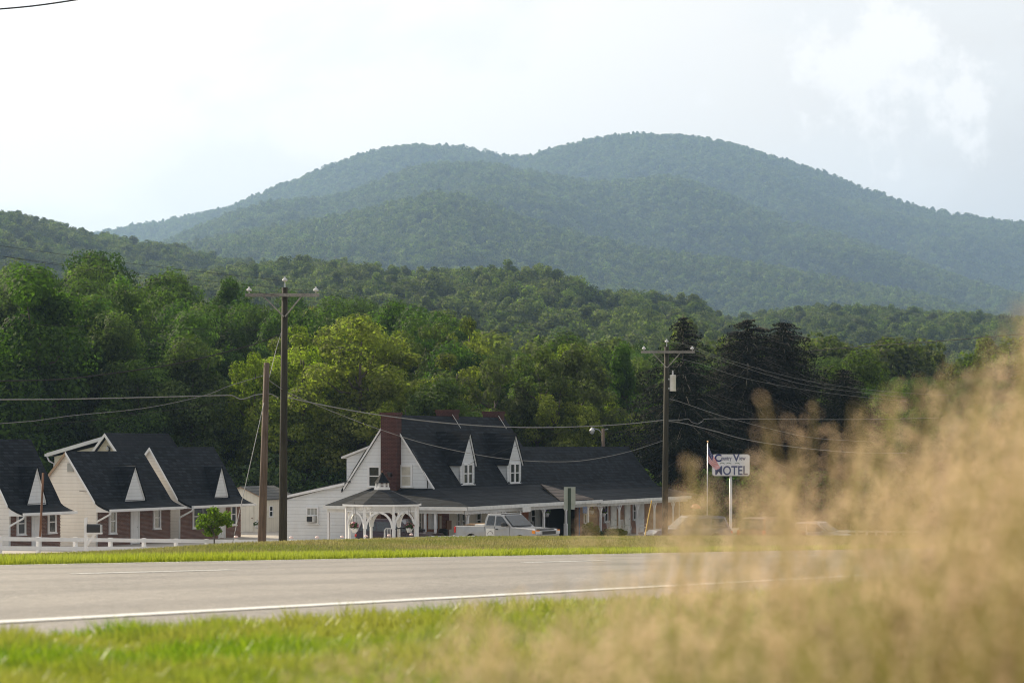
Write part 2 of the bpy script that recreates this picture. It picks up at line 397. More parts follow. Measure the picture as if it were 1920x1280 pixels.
for k in range(-4, 14):
    s0 = a1 + k*per; s1 = s0 + (a2 - a1)
    pts = [AB(s0, 10.84), AB(s1, 10.84), AB(s1, 10.98), AB(s0, 10.98)]
    bm_.add([(p.x, p.y, float(plane(p.x, p.y)) + .004) for p in pts], [(0, 1, 2, 3)])
bm_.build('lane_dashes', M['line'], kind='structure')
sheet('parking_lot', np.arange(40, 235, 3.0), np.arange(39, 93, 1.5), .03, M['gravel'], kind='structure')

# ================================================================== building helpers
def wall_poly(name, pts_yz, x, mat, parent, th=.12):
    """wall in a plane x = const (local), outline in (y, z); thickness goes inwards (+x)"""
    return MB().prism([(x, y, z) for y, z in pts_yz], (th, 0, 0)).build(name, mat, parent)
def roof_profile(name, prof, x0, x1, mat, parent, th=.12):
    """roof sheet following a (y,z) profile, extruded from x0 to x1"""
    mb = MB(); top = [(y, z) for y, z in prof]
    n = len(top); vs = []
    for x in (x0, x1):
        vs += [(x, y, z) for y, z in top] + [(x, y, z - th) for y, z in top]
    fs = []
    for i in range(n-1):
        fs += [(i, i+1, 2*n+i+1, 2*n+i), (n+i, 3*n+i, 3*n+i+1, n+i+1), (i, n+i, n+i+1, i+1), (2*n+i, 2*n+i+1, 3*n+i+1, 3*n+i)]
    fs += [(0, 2*n, 3*n, n), (n-1, 2*n-1, 4*n-1, 3*n-1)]
    mb.add(vs, fs); return mb.build(name, mat, parent)
def rake(name, prof, x, parent, mat, w=.2, d=.06, off=.03):
    mb = MB()
    for (y0, z0), (y1, z1) in zip(prof[:-1], prof[1:]):
        mb.prism([(x, y0, z0 - off), (x, y1, z1 - off), (x, y1, z1 - off - w), (x, y0, z0 - off - w)], (-d, 0, 0))
    return mb.build(name, mat, parent)
def window_front(parent, x0, x1, z0, z1, y, face='y', trim=.1, glass='glass', mun=1, sash=True, label=None, ac=False):
    """window on a wall whose outside faces -y (face y) or -x (face x)"""
    f = MB(); g = MB()
    T = (lambda u, v, w: (u, v, w)) if face == 'y' else (lambda u, v, w: (v, u, w))
    def bx(mb, u0, u1, v0, v1, w0, w1):
        a = T(u0, v0, w0); b = T(u1, v1, w1)
        mb.box(min(a[0], b[0]), max(a[0], b[0]), min(a[1], b[1]), max(a[1], b[1]), w0, w1)
    bx(f, x0, x0+trim, y-.07, y+.02, z0, z1); bx(f, x1-trim, x1, y-.07, y+.02, z0, z1)
    bx(f, x0+trim, x1-trim, y-.07, y+.02, z1-trim, z1); bx(f, x0-.04, x1+.04, y-.1, y+.02, z0-.06, z0)
    bx(f, x0+trim, x1-trim, y-.066, y+.02, z0, z0+trim*.5)
    if sash: bx(f, x0+trim, x1-trim, y-.05, y+.02, (z0+z1)/2-.03, (z0+z1)/2+.03)
    for k in range(1, mun+1):
        u = x0+trim + (x1-x0-2*trim)*k/(mun+1); bx(f, u-.02, u+.02, y-.04, y-.01, z0+trim*.5, z1-trim)
    bx(g, x0+trim*.9, x1-trim*.9, y-.03, y-.01, z0+.02, z1-trim*.9)
    fo = f.build('window', M['white'], parent)
    if label: fo['label'] = label
    g.build('pane', M[glass], fo)
    return fo
def gutter(parent, x0, x1, y, z, mat='white'):
    return MB().box(x0, x1, y-.13, y, z-.16, z-.02).build('gutter', M[mat], parent)

# ================================================================== the three cabins
def cabin(label, L, ridge_z, px0, px1, feats, dorm, vent, b=77.5, rustrake=False):
    a0 = a_at(px0, b); L = a_at(px1, b) - a0
    r = root('motel_cabin', label, 'cabin', AB(a0, b, 0), PHI, 'little white motel cabins in a row')
    k = (ridge_z - 2.57) / 2.86
    prof = [(-.95, 2.13), (-.55, 2.26), (-.2, 2.42), (0, 2.57), (.35, 2.57 + .52*k), (2.0, ridge_z), (4.9, max(2.2, ridge_z - 3.5))]
    wl = [(0, 0), (4.6, 0), (4.6, prof[-1][1] + .25)] + [(2.0, ridge_z - .12), (.35, 2.57 + .52*k - .14), (0, 2.42)]
    wall_poly('gable_wall', wl, 0, M['siding_bounce'], r)
    wall_poly('gable_wall', wl, L - .12, M['siding_bounce'], r)
    MB().box(.12, L-.12, 4.45, 4.6, 0, prof[-1][1]+.1).build('back_wall', M['siding_bounce'], r)
    MB().box(.13, L-.13, -.02, .14, 0, 2.4).build('brick_front', M['brick_cabin'], r)
    # stepped brick ends that stand proud of the corner boards
    mb = MB()
    for q in range(30): mb.box(L-.14 if q % 2 else L-.1, L+.02 if q % 2 else L-.01, -.025, .0, q*.08, q*.08+.07)
    mb.build('brick_quoins', M['brick_cabin'], r)
    roof_profile('roof', prof, -.12, L+.1, M['shingle'], r)
    rake('rake_board', prof[3:6], -.14, r, M['white'], .16)
    rake('rake_board', prof[5:7], -.14, r, M['rake'] if rustrake else M['white'], .2)
    # closed white cheek under the flare
    MB().prism([(-.06, -.93, 2.0), (-.06, 0, 2.42), (-.06, 0, 1.98)], (.05, 0, 0)).build('eave_return', M['white'], r)
    MB().box(-.05, L+.05, -.9, 0, 1.97, 2.0).build('soffit', M['white'], r)
    gutter(r, -.12, L+.12, -.95, 2.16)
    MB().tube([(-.05, -1.0, 2.02), (-.06, -.95, 1.86), (-.06, -.1, 1.45), (-.06, -.06, 1.3), (-.06, -.05, .1)], .055, 8).build('downspout', M['white'], r, smooth=True)
    for kind, p0, p1, zt, zb in feats:
        x0, x1 = a_at(p0, b) - a0, a_at(p1, b) - a0
        if kind == 'w':
            window_front(r, x0, x1, zb, 2.15, -.02, mun=0, trim=.14)
        elif kind == 'W':
            window_front(r, x0, x1, zb, 2.15, -.02, mun=1, trim=.12)
        else:
            d = MB().box(x0, x0+.12, -.08, .0, 0, 2.2).box(x1-.12, x1, -.08, .0, 0, 2.2).box(x0+.12, x1-.12, -.08, .0, 2.08, 2.2)
            d.box(x0+.12, x1-.12, -.05, .0, .05, 2.08)
            for zz in (.25, 1.15):
                d.box(x0+.25, x1-.25, -.062, -.05, zz, zz+.75)
            dd = d.build('door', M['white'], r)
            MB().lathe([(.0, -.11), (.035, -.1), (.035, -.07), (.015, -.05)], 8, (x1-.2, 0, 1.0), 'y').build('handle', M['metal'], dd)
    # dormer
    xm = a_at(dorm[0], b) - a0; hw = dorm[1]; zt = dorm[2]; zb0 = 2.62; yf = .02
    def yroof(z): return float(np.interp(z, [2.57, 2.57 + .52*k, ridge_z], [0, .35, 2.0]))
    yb = yroof(zt)
    fr = MB().prism([(xm-hw, yf, zb0-.05), (xm+hw, yf, zb0-.05), (xm, yf, zt-.06)], (0, .1, 0)).build('dormer', M['siding'], r)
    m2 = MB()
    for sg in (-1, 1):
        a_ = Vector((xm+sg*(hw+.12), yf-.12, zb0-.12)); c_ = Vector((xm, yf-.12, zt+.03)); e_ = Vector((xm, yb+.1, zt+.03)); g_ = Vector((xm+sg*(hw+.12), .25, zb0-.12))
        m2.prism([a_, c_, e_, g_], (sg*.06, 0, -.03))
    m2.build('dormer_roof', M['shingle'], fr)
    MB().box(xm-hw, xm+hw, yf-.06, yf, zb0-.1, zb0-.05).bar((xm-hw, yf-.03, zb0-.02), (xm, yf-.03, zt-.05), .06).bar((xm+hw, yf-.03, zb0-.02), (xm, yf-.03, zt-.05), .06).build('dormer_trim', M['white'], fr)
    if vent:
        v = MB().box(-.05, 0, 1.55, 1.95, 4.25, 4.75)
        for q in range(6): v.box(-.075, -.05, 1.58, 1.92, 4.28+q*.075, 4.31+q*.075)
        v.build('gable_vent', simple('grey_vent', (.42, .42, .4), .6), r)
        MB().tube([(-.03, 1.15, 3.18), (-.05, .7, 3.14), (-.04, .2, 3.22)], .012, 5).build('service_wire', M['black'], r)
    return r
cabin('leftmost white motel cabin, short brick front behind the leaning rusty pole', 0, 6.1, 17.5, 112.5,
      [('w', 30, 47, 0, .95), ('d', 58, 76, 0, 0), ('w', 88, 104, 0, .95)], (68, .85, 4.6), False)
cabin('middle white motel cabin with louvred gable vent behind the black mailbox', 0, 5.43, 181, 319,
      [('w', 203, 217, 0, .72), ('d', 244, 260, 0, 0), ('w', 286, 300, 0, .85)], (252, 1.05, 4.55), True, rustrake=True)
cabin('right white motel cabin with brick front behind the small leafy tree', 0, 5.67, 336, 451,
      [('W', 360, 398, 0, .75), ('d', 408, 421, 0, 0), ('w', 431, 442, 0, .8)], (414, .8, 4.45), False)

# ---- white house behind the cabins
def back_house():
    a0 = a_at(203, 93.1); b0 = 93.1
    r = root('white_house', 'white gabled house with dark roof behind the motel cabins', 'house', AB(a0, b0, 0), PHI)
    zr = 6.62; L = a_at(313, 93.1) - a0
    prof = [(-3.2, 2.6), (0, zr), (3.2, 2.9)]
    wall_poly('gable_wall', [(-3, 0), (3, 0), (3, 2.9), (0, zr-.2), (-3, 2.7)], 0, M['cream'], r)
    wall_poly('gable_wall', [(-3, 0), (3, 0), (3, 2.9), (0, zr-.2), (-3, 2.7)], L-.12, M['cream'], r)
    MB().box(.12, L-.12, -3, -2.88, 0, 2.7).build('front_wall', M['cream'], r)
    roof_profile('roof', prof, -.4, L+.2, M['shingle_mid'], r, .16)
    rake('rake_board', prof, -.42, r, M['white'], .24)
    # long low wing to the left
    yl = b_at(93, a0+1) - b0; zl = z_at(849, Y_ab(a0+1, b0+yl))
    wall_poly('wing_wall', [(.8, 0), (yl-.4, 0), (yl-.4, zl-.25), (.8, zr-.75)], 1.0, M['cream'], r)
    MB().prism([(.7, .3, zr-.1), (.7, yl, zl), (.7, yl, zl-.16), (.7, .3, zr-.26)], (L, 0, 0)).build('wing_roof', M['shingle_mid'], r)
    MB().prism([(.68, .3, zr-.1), (.68, yl, zl), (.68, yl, zl-.26), (.68, .3, zr-.36)], (-.05, 0, 0)).box(.6, L+.7, yl, yl+.14, zl-.24, zl-.06).build('wing_fascia', M['white'], r)
    MB().tube([(.75, yl+.05, zl-.2), (.8, yl-.1, zl-.55), (.95, yl-.42, zl-.75), (.95, yl-.44, .2)], .06, 8).build('downspout', M['white'], r, smooth=True)
    l = MB().box(-.1, 0, -.17, -.07, 5.35, 5.65).bar((-.1, -.12, 5.6), (-.28, -.12, 5.75), .04).build('wall_lamp', M['black'], r)
    MB().lathe([(.02, .2), (.13, 0), (.1, -.06), (.0, -.08)], 10, (-.28, -.12, 5.5)).build('lamp_shade', M['metal'], l)
back_house()

# ---- cream shed
def shed():
    bb = 80.2; a0 = a_at(497, bb)
    r = root('shed', 'cream board shed with grey roof between the right cabin and the utility poles', 'shed', AB(a0, bb, 0), PHI)
    yk = b_at(452, a0) - bb; zk = 3.05; zc = 2.3; L = 4.2
    wall_poly('side_wall', [(0, 0), (yk+.6, 0), (yk+.6, zk-.2), (yk, zk-.08), (0, zc-.05)], 0, M['cream_boards'], r)
    MB().box(.12, L, 0, .12, 0, zc-.05).build('front_wall', M['cream_boards'], r)
    MB().box(L-.02, L+.1, 0.12, yk+.5, 0, zc-.1).build('end_wall', M['cream_boards'], r)
    roof_profile('roof', [(-.12, zc-.08), (yk, zk), (yk+.9, zk-.35)], -.08, L+.2, M['grey_roof'], r, .08)
    rake('rake_board', [(-.12, zc-.08), (yk, zk), (yk+.9, zk-.35)], -.09, r, M['rake'], .06, .02)
    x0 = a_at(504, bb)-a0; x1 = a_at(509, bb)-a0
    window_front(r, x0, x1+.1, 1.05, 1.75, 0, trim=.05, mun=0)
    d = MB().box(-.04, 0, .85, 1.65, .05, 1.95).build('door', M['cream_boards'], r)
    MB().lathe([(.0, -.1), (.04, -.09), (.04, -.06), (.02, -.04)], 8, (0, .95, .95), 'x').build('handle', M['rust'], d)
    return AB(a0-.35, bb+.3, 0)
shed_p = shed()

# ================================================================== main motel building
def motel():
    aG, bR = 122.1, 59.3; zR = 7.5; z0 = 3.33; bK = 62.2; bL = 65.1
    r = root('motel_building', 'white gabled motel office with three brick chimneys, two dormers and wraparound porch roof', 'motel', AB(aG, bR, 0), PHI)
    aE = 137.8 - aG                       # right end of the main block
    P = 3.5                               # porch depth
    dk = bK - bR; dl = bL - bR
    # upper gable (white siding)
    wall_poly('upper_gable_wall', [(0, z0-.1), (dl, z0-.1), (dk, zR-.18)], 0, M['siding'], r)
    wall_poly('upper_gable_wall', [(0, z0-.1), (dl, z0-.1), (dk, zR-.18)], aE-.12, M['siding'], r)
    # ground floor: siding, brick chimney base, orange brick corner
    ya = b_at(705, aG) - bR; yb = b_at(772, aG) - bR
    wall_poly('siding_wall', [(ya, 0), (9.7, 0), (9.7, 2.6), (dl, z0+.2), (dl, z0-.1), (ya, z0-.1)], 0, M['siding'], r)
    wall_poly('brick_wall', [(yb, 0), (ya, 0), (ya, z0-.12), (yb, z0-.12)], 0, M['brick'], r)
    wall_poly('orange_brick_wall', [(0, 0), (yb, 0), (yb, z0-.12), (0, z0-.12)], 0, brick('orange_brick', (.42, .16, .09), (.3, .11, .07), (.4, .34, .28)), r)
    # front ground floor wall, pieced: dark brick, door, cream panel, brick
    def fx(px): return a_at(px, bR) - aG
    MB().box(.12, fx(842), 0, .12, 0, z0-.15).build('front_brick_wall', M['brick'], r)
    MB().box(fx(842), fx(905), 0, .12, 0, z0-.15).build('front_panel_wall', M['cream_boards'], r)
    MB().box(fx(905), aE, 0, .12, 0, z0-.15).build('front_siding_wall', boards('porch_boards', (.6, .6, .58), .45), r)
    MB().box(.12, aE-.12, dl-.12, dl, 0, z0+.2).build('back_wall', M['siding'], r)
    # roofs
    slope = [(-.02, z0+.0), (dk, zR), (dl+.15, z0-.1)]
    roof_profile('main_roof', slope, -.1, aE+.1, M['shingle'], r, .14)
    rake('rake_board', [(0.02, z0+.05), (dk, zR), (dl, z0+.05)], -.1, r, M['white'], .15, .05)
    # porch roof: front skirt, left skirt meeting at a hip
    ez = 2.45; yl = b_at(610, aG-P) - bR
    def slab(name, pts, mat):
        MB().prism(pts, (0, 0, -.1)).build(name, mat, r)
    slab('front_porch_roof', [(-P, -P, ez), (aE+.2, -P, ez), (aE-.0, .02, z0+.02), (0, .02, z0+.02)], M['shingle'])
    slab('side_porch_roof', [(-P, yl, ez), (-P, -P-.0, ez), (0, 0, z0+.02), (0, yl-1.1, z0+.02)], M['shingle'])
    # porch roof hip near the right end, sunlight painted in as lighter brown
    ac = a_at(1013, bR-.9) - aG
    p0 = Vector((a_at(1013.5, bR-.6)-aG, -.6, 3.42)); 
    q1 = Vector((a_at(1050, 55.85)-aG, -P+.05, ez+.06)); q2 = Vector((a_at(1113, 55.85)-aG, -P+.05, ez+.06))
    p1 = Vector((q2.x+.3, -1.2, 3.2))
    MB().prism([q1, q2, p0], (0, 0, -.12)).build('sunlit_porch_hip', M['shingle_sunlit'], r)
    # eaves: fascia and gutter
    MB().box(-P-.1, aE+.3, -P-.14, -P, ez-.22, ez-.03).box(-P-.14, -P, -P-.14, yl+.05, ez-.22, ez-.03).build('gutter', M['white2'], r)
    MB().box(-P+.05, aE+.15, -P+.15, -P+.2, ez-.42, ez-.14).build('porch_beam', M['white2'], r)
    MB().box(-P+.05, -P+.1, -P+.2, yl-.1, ez-.4, ez-.14).build('side_porch_beam', M['white2'], r)
    MB().box(-P+.1, aE, -P+.2, 0, ez-.17, ez-.12).build('porch_ceiling', M['white2'], r)
    # scalloped valance between the first posts
    v = MB(); xa = a_at(816, bR-P)-aG; 
    ycorner = -P+.1
    for q in range(26):
        x = -P+.15 + q*.2; v.prism([(x, -P+.1, ez-.22), (x+.2, -P+.1, ez-.22), (x+.19, -P+.1, ez-.4), (x+.1, -P+.1, ez-.46), (x+.01, -P+.1, ez-.4)], (0, .03, 0))
    v.build('scalloped_valance', M['white'], r)
    # porch posts along the front eave, one mesh each
    for px in (877, 927, 946, 974, 1019.5, 1061, 1101.5):
        x = a_at(px, bR-P+.3)-aG; p = MB().box(x-.06, x+.06, -P+.24, -P+.36, 0, ez-.15)
        for sg in (-1, 1):
            p.tube([(x+sg*.05, -P+.3, ez-.85), (x+sg*.14, -P+.3, ez-.6), (x+sg*.38, -P+.3, ez-.4)], .03, 6)
        if px == 1061: p.box(x-.1, x+.1, -P+.2, -P+.4, 0, 1.1)
        p.build('porch_post', M['white'], r)
    for px in (616, 797, 816.5):
        y = b_at(px, aG-P+.2)-bR; MB().box(-P+.15, -P+.27, y-.06, y+.06, 0, ez-.15).build('porch_post', M['white'], r)
    x = a_at(1087, bR-P+.5)-aG; MB().box(x-.03, x+.03, -P+.5, -P+.56, 0, ez-.2).build('porch_post', M['blue'], r, label='thin blue porch post')
    x = a_at(1070, bR-P+1)-aG; MB().box(x-.03, x+.03, -P+1, -P+1.06, 0, ez-.2).build('porch_post', M['rust'], r, label='thin brown porch post')
    # open drive-through bay at the right end, its shade painted as black slabs
    MB().box(a_at(1031, bR-.3)-aG, a_at(1062, bR-.3)-aG, -.1, -.02, 0, 2.35).build('bay_shade_slab', M['dark'], r)
    MB().box(a_at(1031, 58.6)-aG+.2, aE+2.6, -.5, -.12, 0, 2.35).build('bay_shade_slab', M['dark'], r)
    # brown front door and other openings
    x0, x1 = fx(820), fx(827.5); d = MB().box(x0, x1, -.06, 0, .05, 2.1).build('door', M['door_brown'], r)
    MB().box(x0+.15, x1-.12, -.075, -.06, 1.1, 1.8).build('door_pane', M['blind'], d)
    MB().box(fx(803), fx(813), -.25, 0, 1.1, 2.0).build('meter_box', M['metal'], r)
    for p0_, p1_ in ((856, 861), (864, 871), (892, 901), (920, 930), (934, 941), (994, 1003)):
        window_front(r, fx(p0_), fx(p1_), .7, 2.15, 0, trim=.08, mun=0)
    MB().box(fx(836), fx(845), -.06, 0, 1.0, 1.5).build('notice_board', M['door_brown'], r)
    for p0_, p1_ in ((905, 912), (956, 968), (976, 990)):
        MB().box(fx(p0_), fx(p1_), -.04, 0, .1, 2.1).build('wall_panel', M['cream_boards'] if p0_ < 970 else M['terracotta'], r)
    # side door with a small sign in the siding wall
    y1, y0 = b_at(683, aG)-bR, b_at(704, aG)-bR
    d = MB().box(-.04, 0, y0, y1, .05, 2.05).box(-.06, -.04, y0, y0+.07, .05, 2.1).box(-.06, -.04, y1-.07, y1, .05, 2.1).box(-.06, -.04, y0, y1, 2.05, 2.12).build('side_door', M['siding'], r)
    sg_ = MB().box(-.07, -.05, (y0+y1)/2-.2, (y0+y1)/2+.25, 1.35, 1.75).build('door_sign', M['white'], d)
    MB().box(-.075, -.07, (y0+y1)/2-.15, (y0+y1)/2+.2, 1.62, 1.69).build('sign_stripe', M['red'], sg_) if False else None
    y0, y1 = b_at(793, aG)-bR, b_at(786, aG)-bR
    window_front(r, y0, y1, .8, 2.1, 0, 'x', trim=.09, mun=0)
    # gable windows
    window_front(r, b_at(714.5, aG)-bR, b_at(690, aG)-bR, z_at(911.5, 138), z_at(872, 138), 0, 'x', trim=.12, mun=0, glass='glass')
    window_front(r, b_at(774, aG)-bR, b_at(750, aG)-bR, z_at(911.5, 137), z_at(871, 137), 0, 'x', trim=.12, mun=0, glass='blind')
    # annex window with air conditioner
    wy0, wy1 = b_at(598, aG)-bR, b_at(575, aG)-bR
    w = window_front(r, wy0, wy1, z_at(981, 139), z_at(950, 139), 0, 'x', trim=.08, mun=2, glass='lace')
    ac_ = MB().box(-.35, -.03, wy0+.18, wy1-.12, z_at(978, 139), z_at(966, 139)).build('air_conditioner', M['white2'], w)
    MB().box(-.36, -.35, wy0+.24, wy1-.2, z_at(977, 139), z_at(967.5, 139)).build('grille', M['black'], ac_)
    # annex roof edge and top
    slab('annex_roof', [(-.15, dl-.4, z0+.42), (-.15, 9.9, 2.82), (aE*.6, 9.9, 2.82), (aE*.6, dl-.4, z0+.42)], M['grey_roof'])
    MB().prism([(-.17, dl-.1, z0+.3), (-.17, 9.9, 2.8), (-.17, 9.9, 2.66), (-.17, dl-.1, z0+.16)], (-.03, 0, 0)).build('annex_fascia', M['white'], r)
    # rear shed dormer
    yd = b_at(650, aG+.6)-bR
    zt1 = z_at(855, 139); zt0 = z_at(836, 138.5); yn = b_at(693, aG+.6)-bR
    wall_poly('rear_dormer', [(yn, zt0-.1), (yd, zt1-.1), (yd, z0), (yn, z0)], .6, M['siding'], r)
    MB().prism([(.4, yn-.2, zt0+.07), (.4, yd+.25, zt1-.02), (.4, yd+.25, zt1-.14), (.4, yn-.2, zt0-.05)], (6, 0, 0)).build('rear_dormer_roof', M['white2'], r)
    # chimneys
    yc0, yc1 = b_at(744.5, aG-.5)-bR, b_at(714.5, aG-.5)-bR
    ch = MB().box(-.55, .05, yc0, yc1, 0, 7.55).box(-.6, .1, yc0-.04, yc1+.04, 7.45, 7.62).build('chimney', M['chim'], r)
    MB().box(-.75, -.55, yc0+.3, yc0+.45, 4.0, 4.2).box(-.78, -.7, yc0+.25, yc0+.5, 4.15, 4.25).build('floodlight', M['black'], ch)
    for p0_, p1_ in ((834, 860), (923, 946)):
        x0 = a_at(p1_-9, bK)-aG; MB().box(x0-.35, x0+.35, dk-.15, dk+1.0, 5.6, 7.83).box(x0-.4, x0+.4, dk-.2, dk+1.05, 7.7, 7.88).build('chimney', M['chim'], r)
        MB().bar((x0-.42, dk-.1, zR+.1), (x0-.42, dk-.65, zR-.7), .022).build('flashing', M['white2'], r)
    # front dormers
    for px, pl, pr, ytop, ybot, yeav in ((878.5, 863, 889.5, 811, 911, 869), (964, 951, 977, 814, 909, 868)):
        yf = .15                         # local y of the dormer front
        bq = bR + yf
        x0, x1, xm = a_at(pl, bq)-aG, a_at(pr, bq)-aG, a_at(px, bq)-aG
        Yq = Y_ab(aG+xm, bq); zt = z_at(ytop, Yq); zb = z_at(ybot, Yq); ze = z_at(yeav, Yq)
        def yr(z): return (z - z0) / (zR - z0) * dk
        dm = MB().prism([(x0, yf, zb), (x1, yf, zb), (x1, yf, ze), (xm, yf, zt-.08), (x0, yf, ze)], (0, .1, 0))
        for xx in (x0, x1-.1):
            dm.prism([(xx, yf+.1, zb), (xx, yf+.1, ze), (xx, yr(ze)+.05, ze), (xx, yr(zb)+.05, zb)], (.1, 0, 0))
        d = dm.build('dormer', M['siding'], r)
        m2 = MB()
        for xs, sg in ((x0-.14, -1), (x1+.14, 1)):
            zz = ze-.12
            m2.prism([(xs, yf-.14, zz), (xm, yf-.14, zt), (xm, yr(zt)+.1, zt), (xs, yr(zz)+.1, zz)], (0, 0, .09))
        m2.build('dormer_roof', M['shingle'], d)
        MB().box(x0, x1, yf-.08, yf, zb, zb+.1).build('dormer_sill', M['white'], d)
        MB().prism([(x0-.1, yf-.1, ze-.16), (x0-.1, yf-.1, ze-.06), (xm, yf-.1, zt), (x1+.1, yf-.1, ze-.06), (x1+.1, yf-.1, ze-.16), (xm, yf-.1, zt-.14)], (0, .06, 0)).build('dormer_trim', M['white'], d)
        xc = (x0+x1)/2; hw = (x1-x0)/2-.32
        window_front(d, xc-hw, xc+.0, zb+.14, ze+.02, yf, trim=.1, mun=0)
        window_front(d, xc+.0, xc+hw, zb+.14, ze+.02, yf, trim=.1, mun=0)
    # wiring conduit down the gable edge
    MB().tube([(-.12, b_at(774, aG)-bR, z_at(843, 137)), (-.12, b_at(790, aG)-bR, z_at(872, 137)), (-.12, b_at(803, aG)-bR, z_at(897, 137)), (-.12, b_at(803.5, aG)-bR, z_at(914, 137))], .035, 6).build('conduit', M['black'], r)
    MB().tube([(-.12, b_at(688, aG)-bR, z_at(843, 138)), (-.12, b_at(665, aG)-bR, z_at(880, 138)), (-.12, b_at(648, aG)-bR, z_at(912, 138))], .03, 6).build('conduit', M['black'], r)
    # hanging sign board under the eave
    x = a_at(985, bR-P-.2)-aG; MB().box(x-.55, x+.55, -P-.3, -P-.26, ez-.48, ez-.2).build('eave_sign', M['white2'], r)
motel()

def wing():
    b0 = 55.8; aS = 137.9; r = root('motel_wing', 'long dark-roofed motel room wing with white posts right of the office', 'motel wing', AB(aS, b0, 0), PHI)
    L = 156.4 - aS; zr = 5.68
    prof = [(0, 2.38), (3.0, 2.92), (3.5, 3.3), (5.3, zr), (9.0, 2.5)]
    roof_profile('roof', prof, -.05, L, M['shingle'], r, .12)
    wall_poly('end_wall', [(1.5, 0), (8.7, 0), (8.7, 2.6), (5.3, zr-.15), (3.5, 3.15), (3.0, 2.78), (1.5, 2.5)], L-.25, M['siding'], r)
    MB().box(0, L-.25, 1.5, 1.65, 0, 2.5).build('brick_wall', brick('wing_brick', (.3, .13, .08), (.2, .09, .06), (.33, .28, .24)), r)
    MB().box(0, L-.25, 8.55, 8.7, 0, 2.5).build('back_wall', M['siding'], r)
    MB().box(0, L-2.2, -.12, .02, 2.16, 2.36).build('gutter', M['white2'], r)
    MB().box(0, L-2.3, .12, .2, 2.0, 2.22).build('porch_beam', M['white2'], r)
    MB().box(0, L-2.3, .2, 1.5, 2.2, 2.24).build('porch_ceiling', M['white2'], r)
    for px in (1126, 1161, 1195, 1227, 1262):
        x = min(a_at(px, b0+.2)-aS, L-.1); p = MB().box(x-.055, x+.055, .15, .26, 0, 2.0)
        for sg in (-1, 1): p.tube([(x+sg*.04, .2, 1.35), (x+sg*.14, .2, 1.7), (x+sg*.4, .2, 1.98)], .03, 6)
        p.build('porch_post', M['white'], r)
    def fx(px): return a_at(px, b0+1.5)-aS
    for p0, p1 in ((1094, 1101), (1132, 1137), (1186, 1190)):
        window_front(r, fx(p0), fx(p1)+.15, .9, 2.05, 1.5, trim=.1, mun=0)
    for p0, p1 in ((1144, 1154), (1170, 1180), (1196, 1206)):
        d = MB().box(fx(p0), fx(p1), 1.42, 1.5, .05, 2.1).build('door', M['white2'], r)
        MB().lathe([(.0, 1.36), (.035, 1.37), (.035, 1.41)], 8, (fx(p1)-.2, 0, 1.0), 'y').build('handle', M['metal'], d)
wing()
def porch_chair(px, b, label):
    p = AB(a_at(px, b), b, 0); r = root('porch_chair', label, 'chair', p, PHI, 'white metal chairs on the wing porch')
    MB().box(-.28, .28, -.25, .25, .4, .44).build('seat', M['white'], r)
    k = MB().tube([(-.28, .25, .42), (-.28, .33, 1.0), (.28, .33, 1.0), (.28, .25, .42)], .02, 6)
    for q in range(5): k.tube([(-.2+q*.1, .26, .44), (-.2+q*.1, .33, 1.0)], .01, 5)
    k.build('backrest', M['white'], r)
    for x in (-.28, .28): MB().tube([(x, .25, .65), (x, -.22, .66), (x, -.25, .42)], .018, 6).build('armrest', M['white'], r)
    for x in (-.26, .26):
        for y in (-.23, .23): MB().tube([(x, y, 0), (x, y, .42)], .018, 6).build('leg', M['white'], r)
porch_chair(1149, 56.6, 'white metal porch chair left of three, beside the first wing door')
porch_chair(1174, 56.6, 'white metal porch chair in the middle of three on the wing porch')
porch_chair(1203, 56.6, 'white metal porch chair right of three, nearest the utility pole')

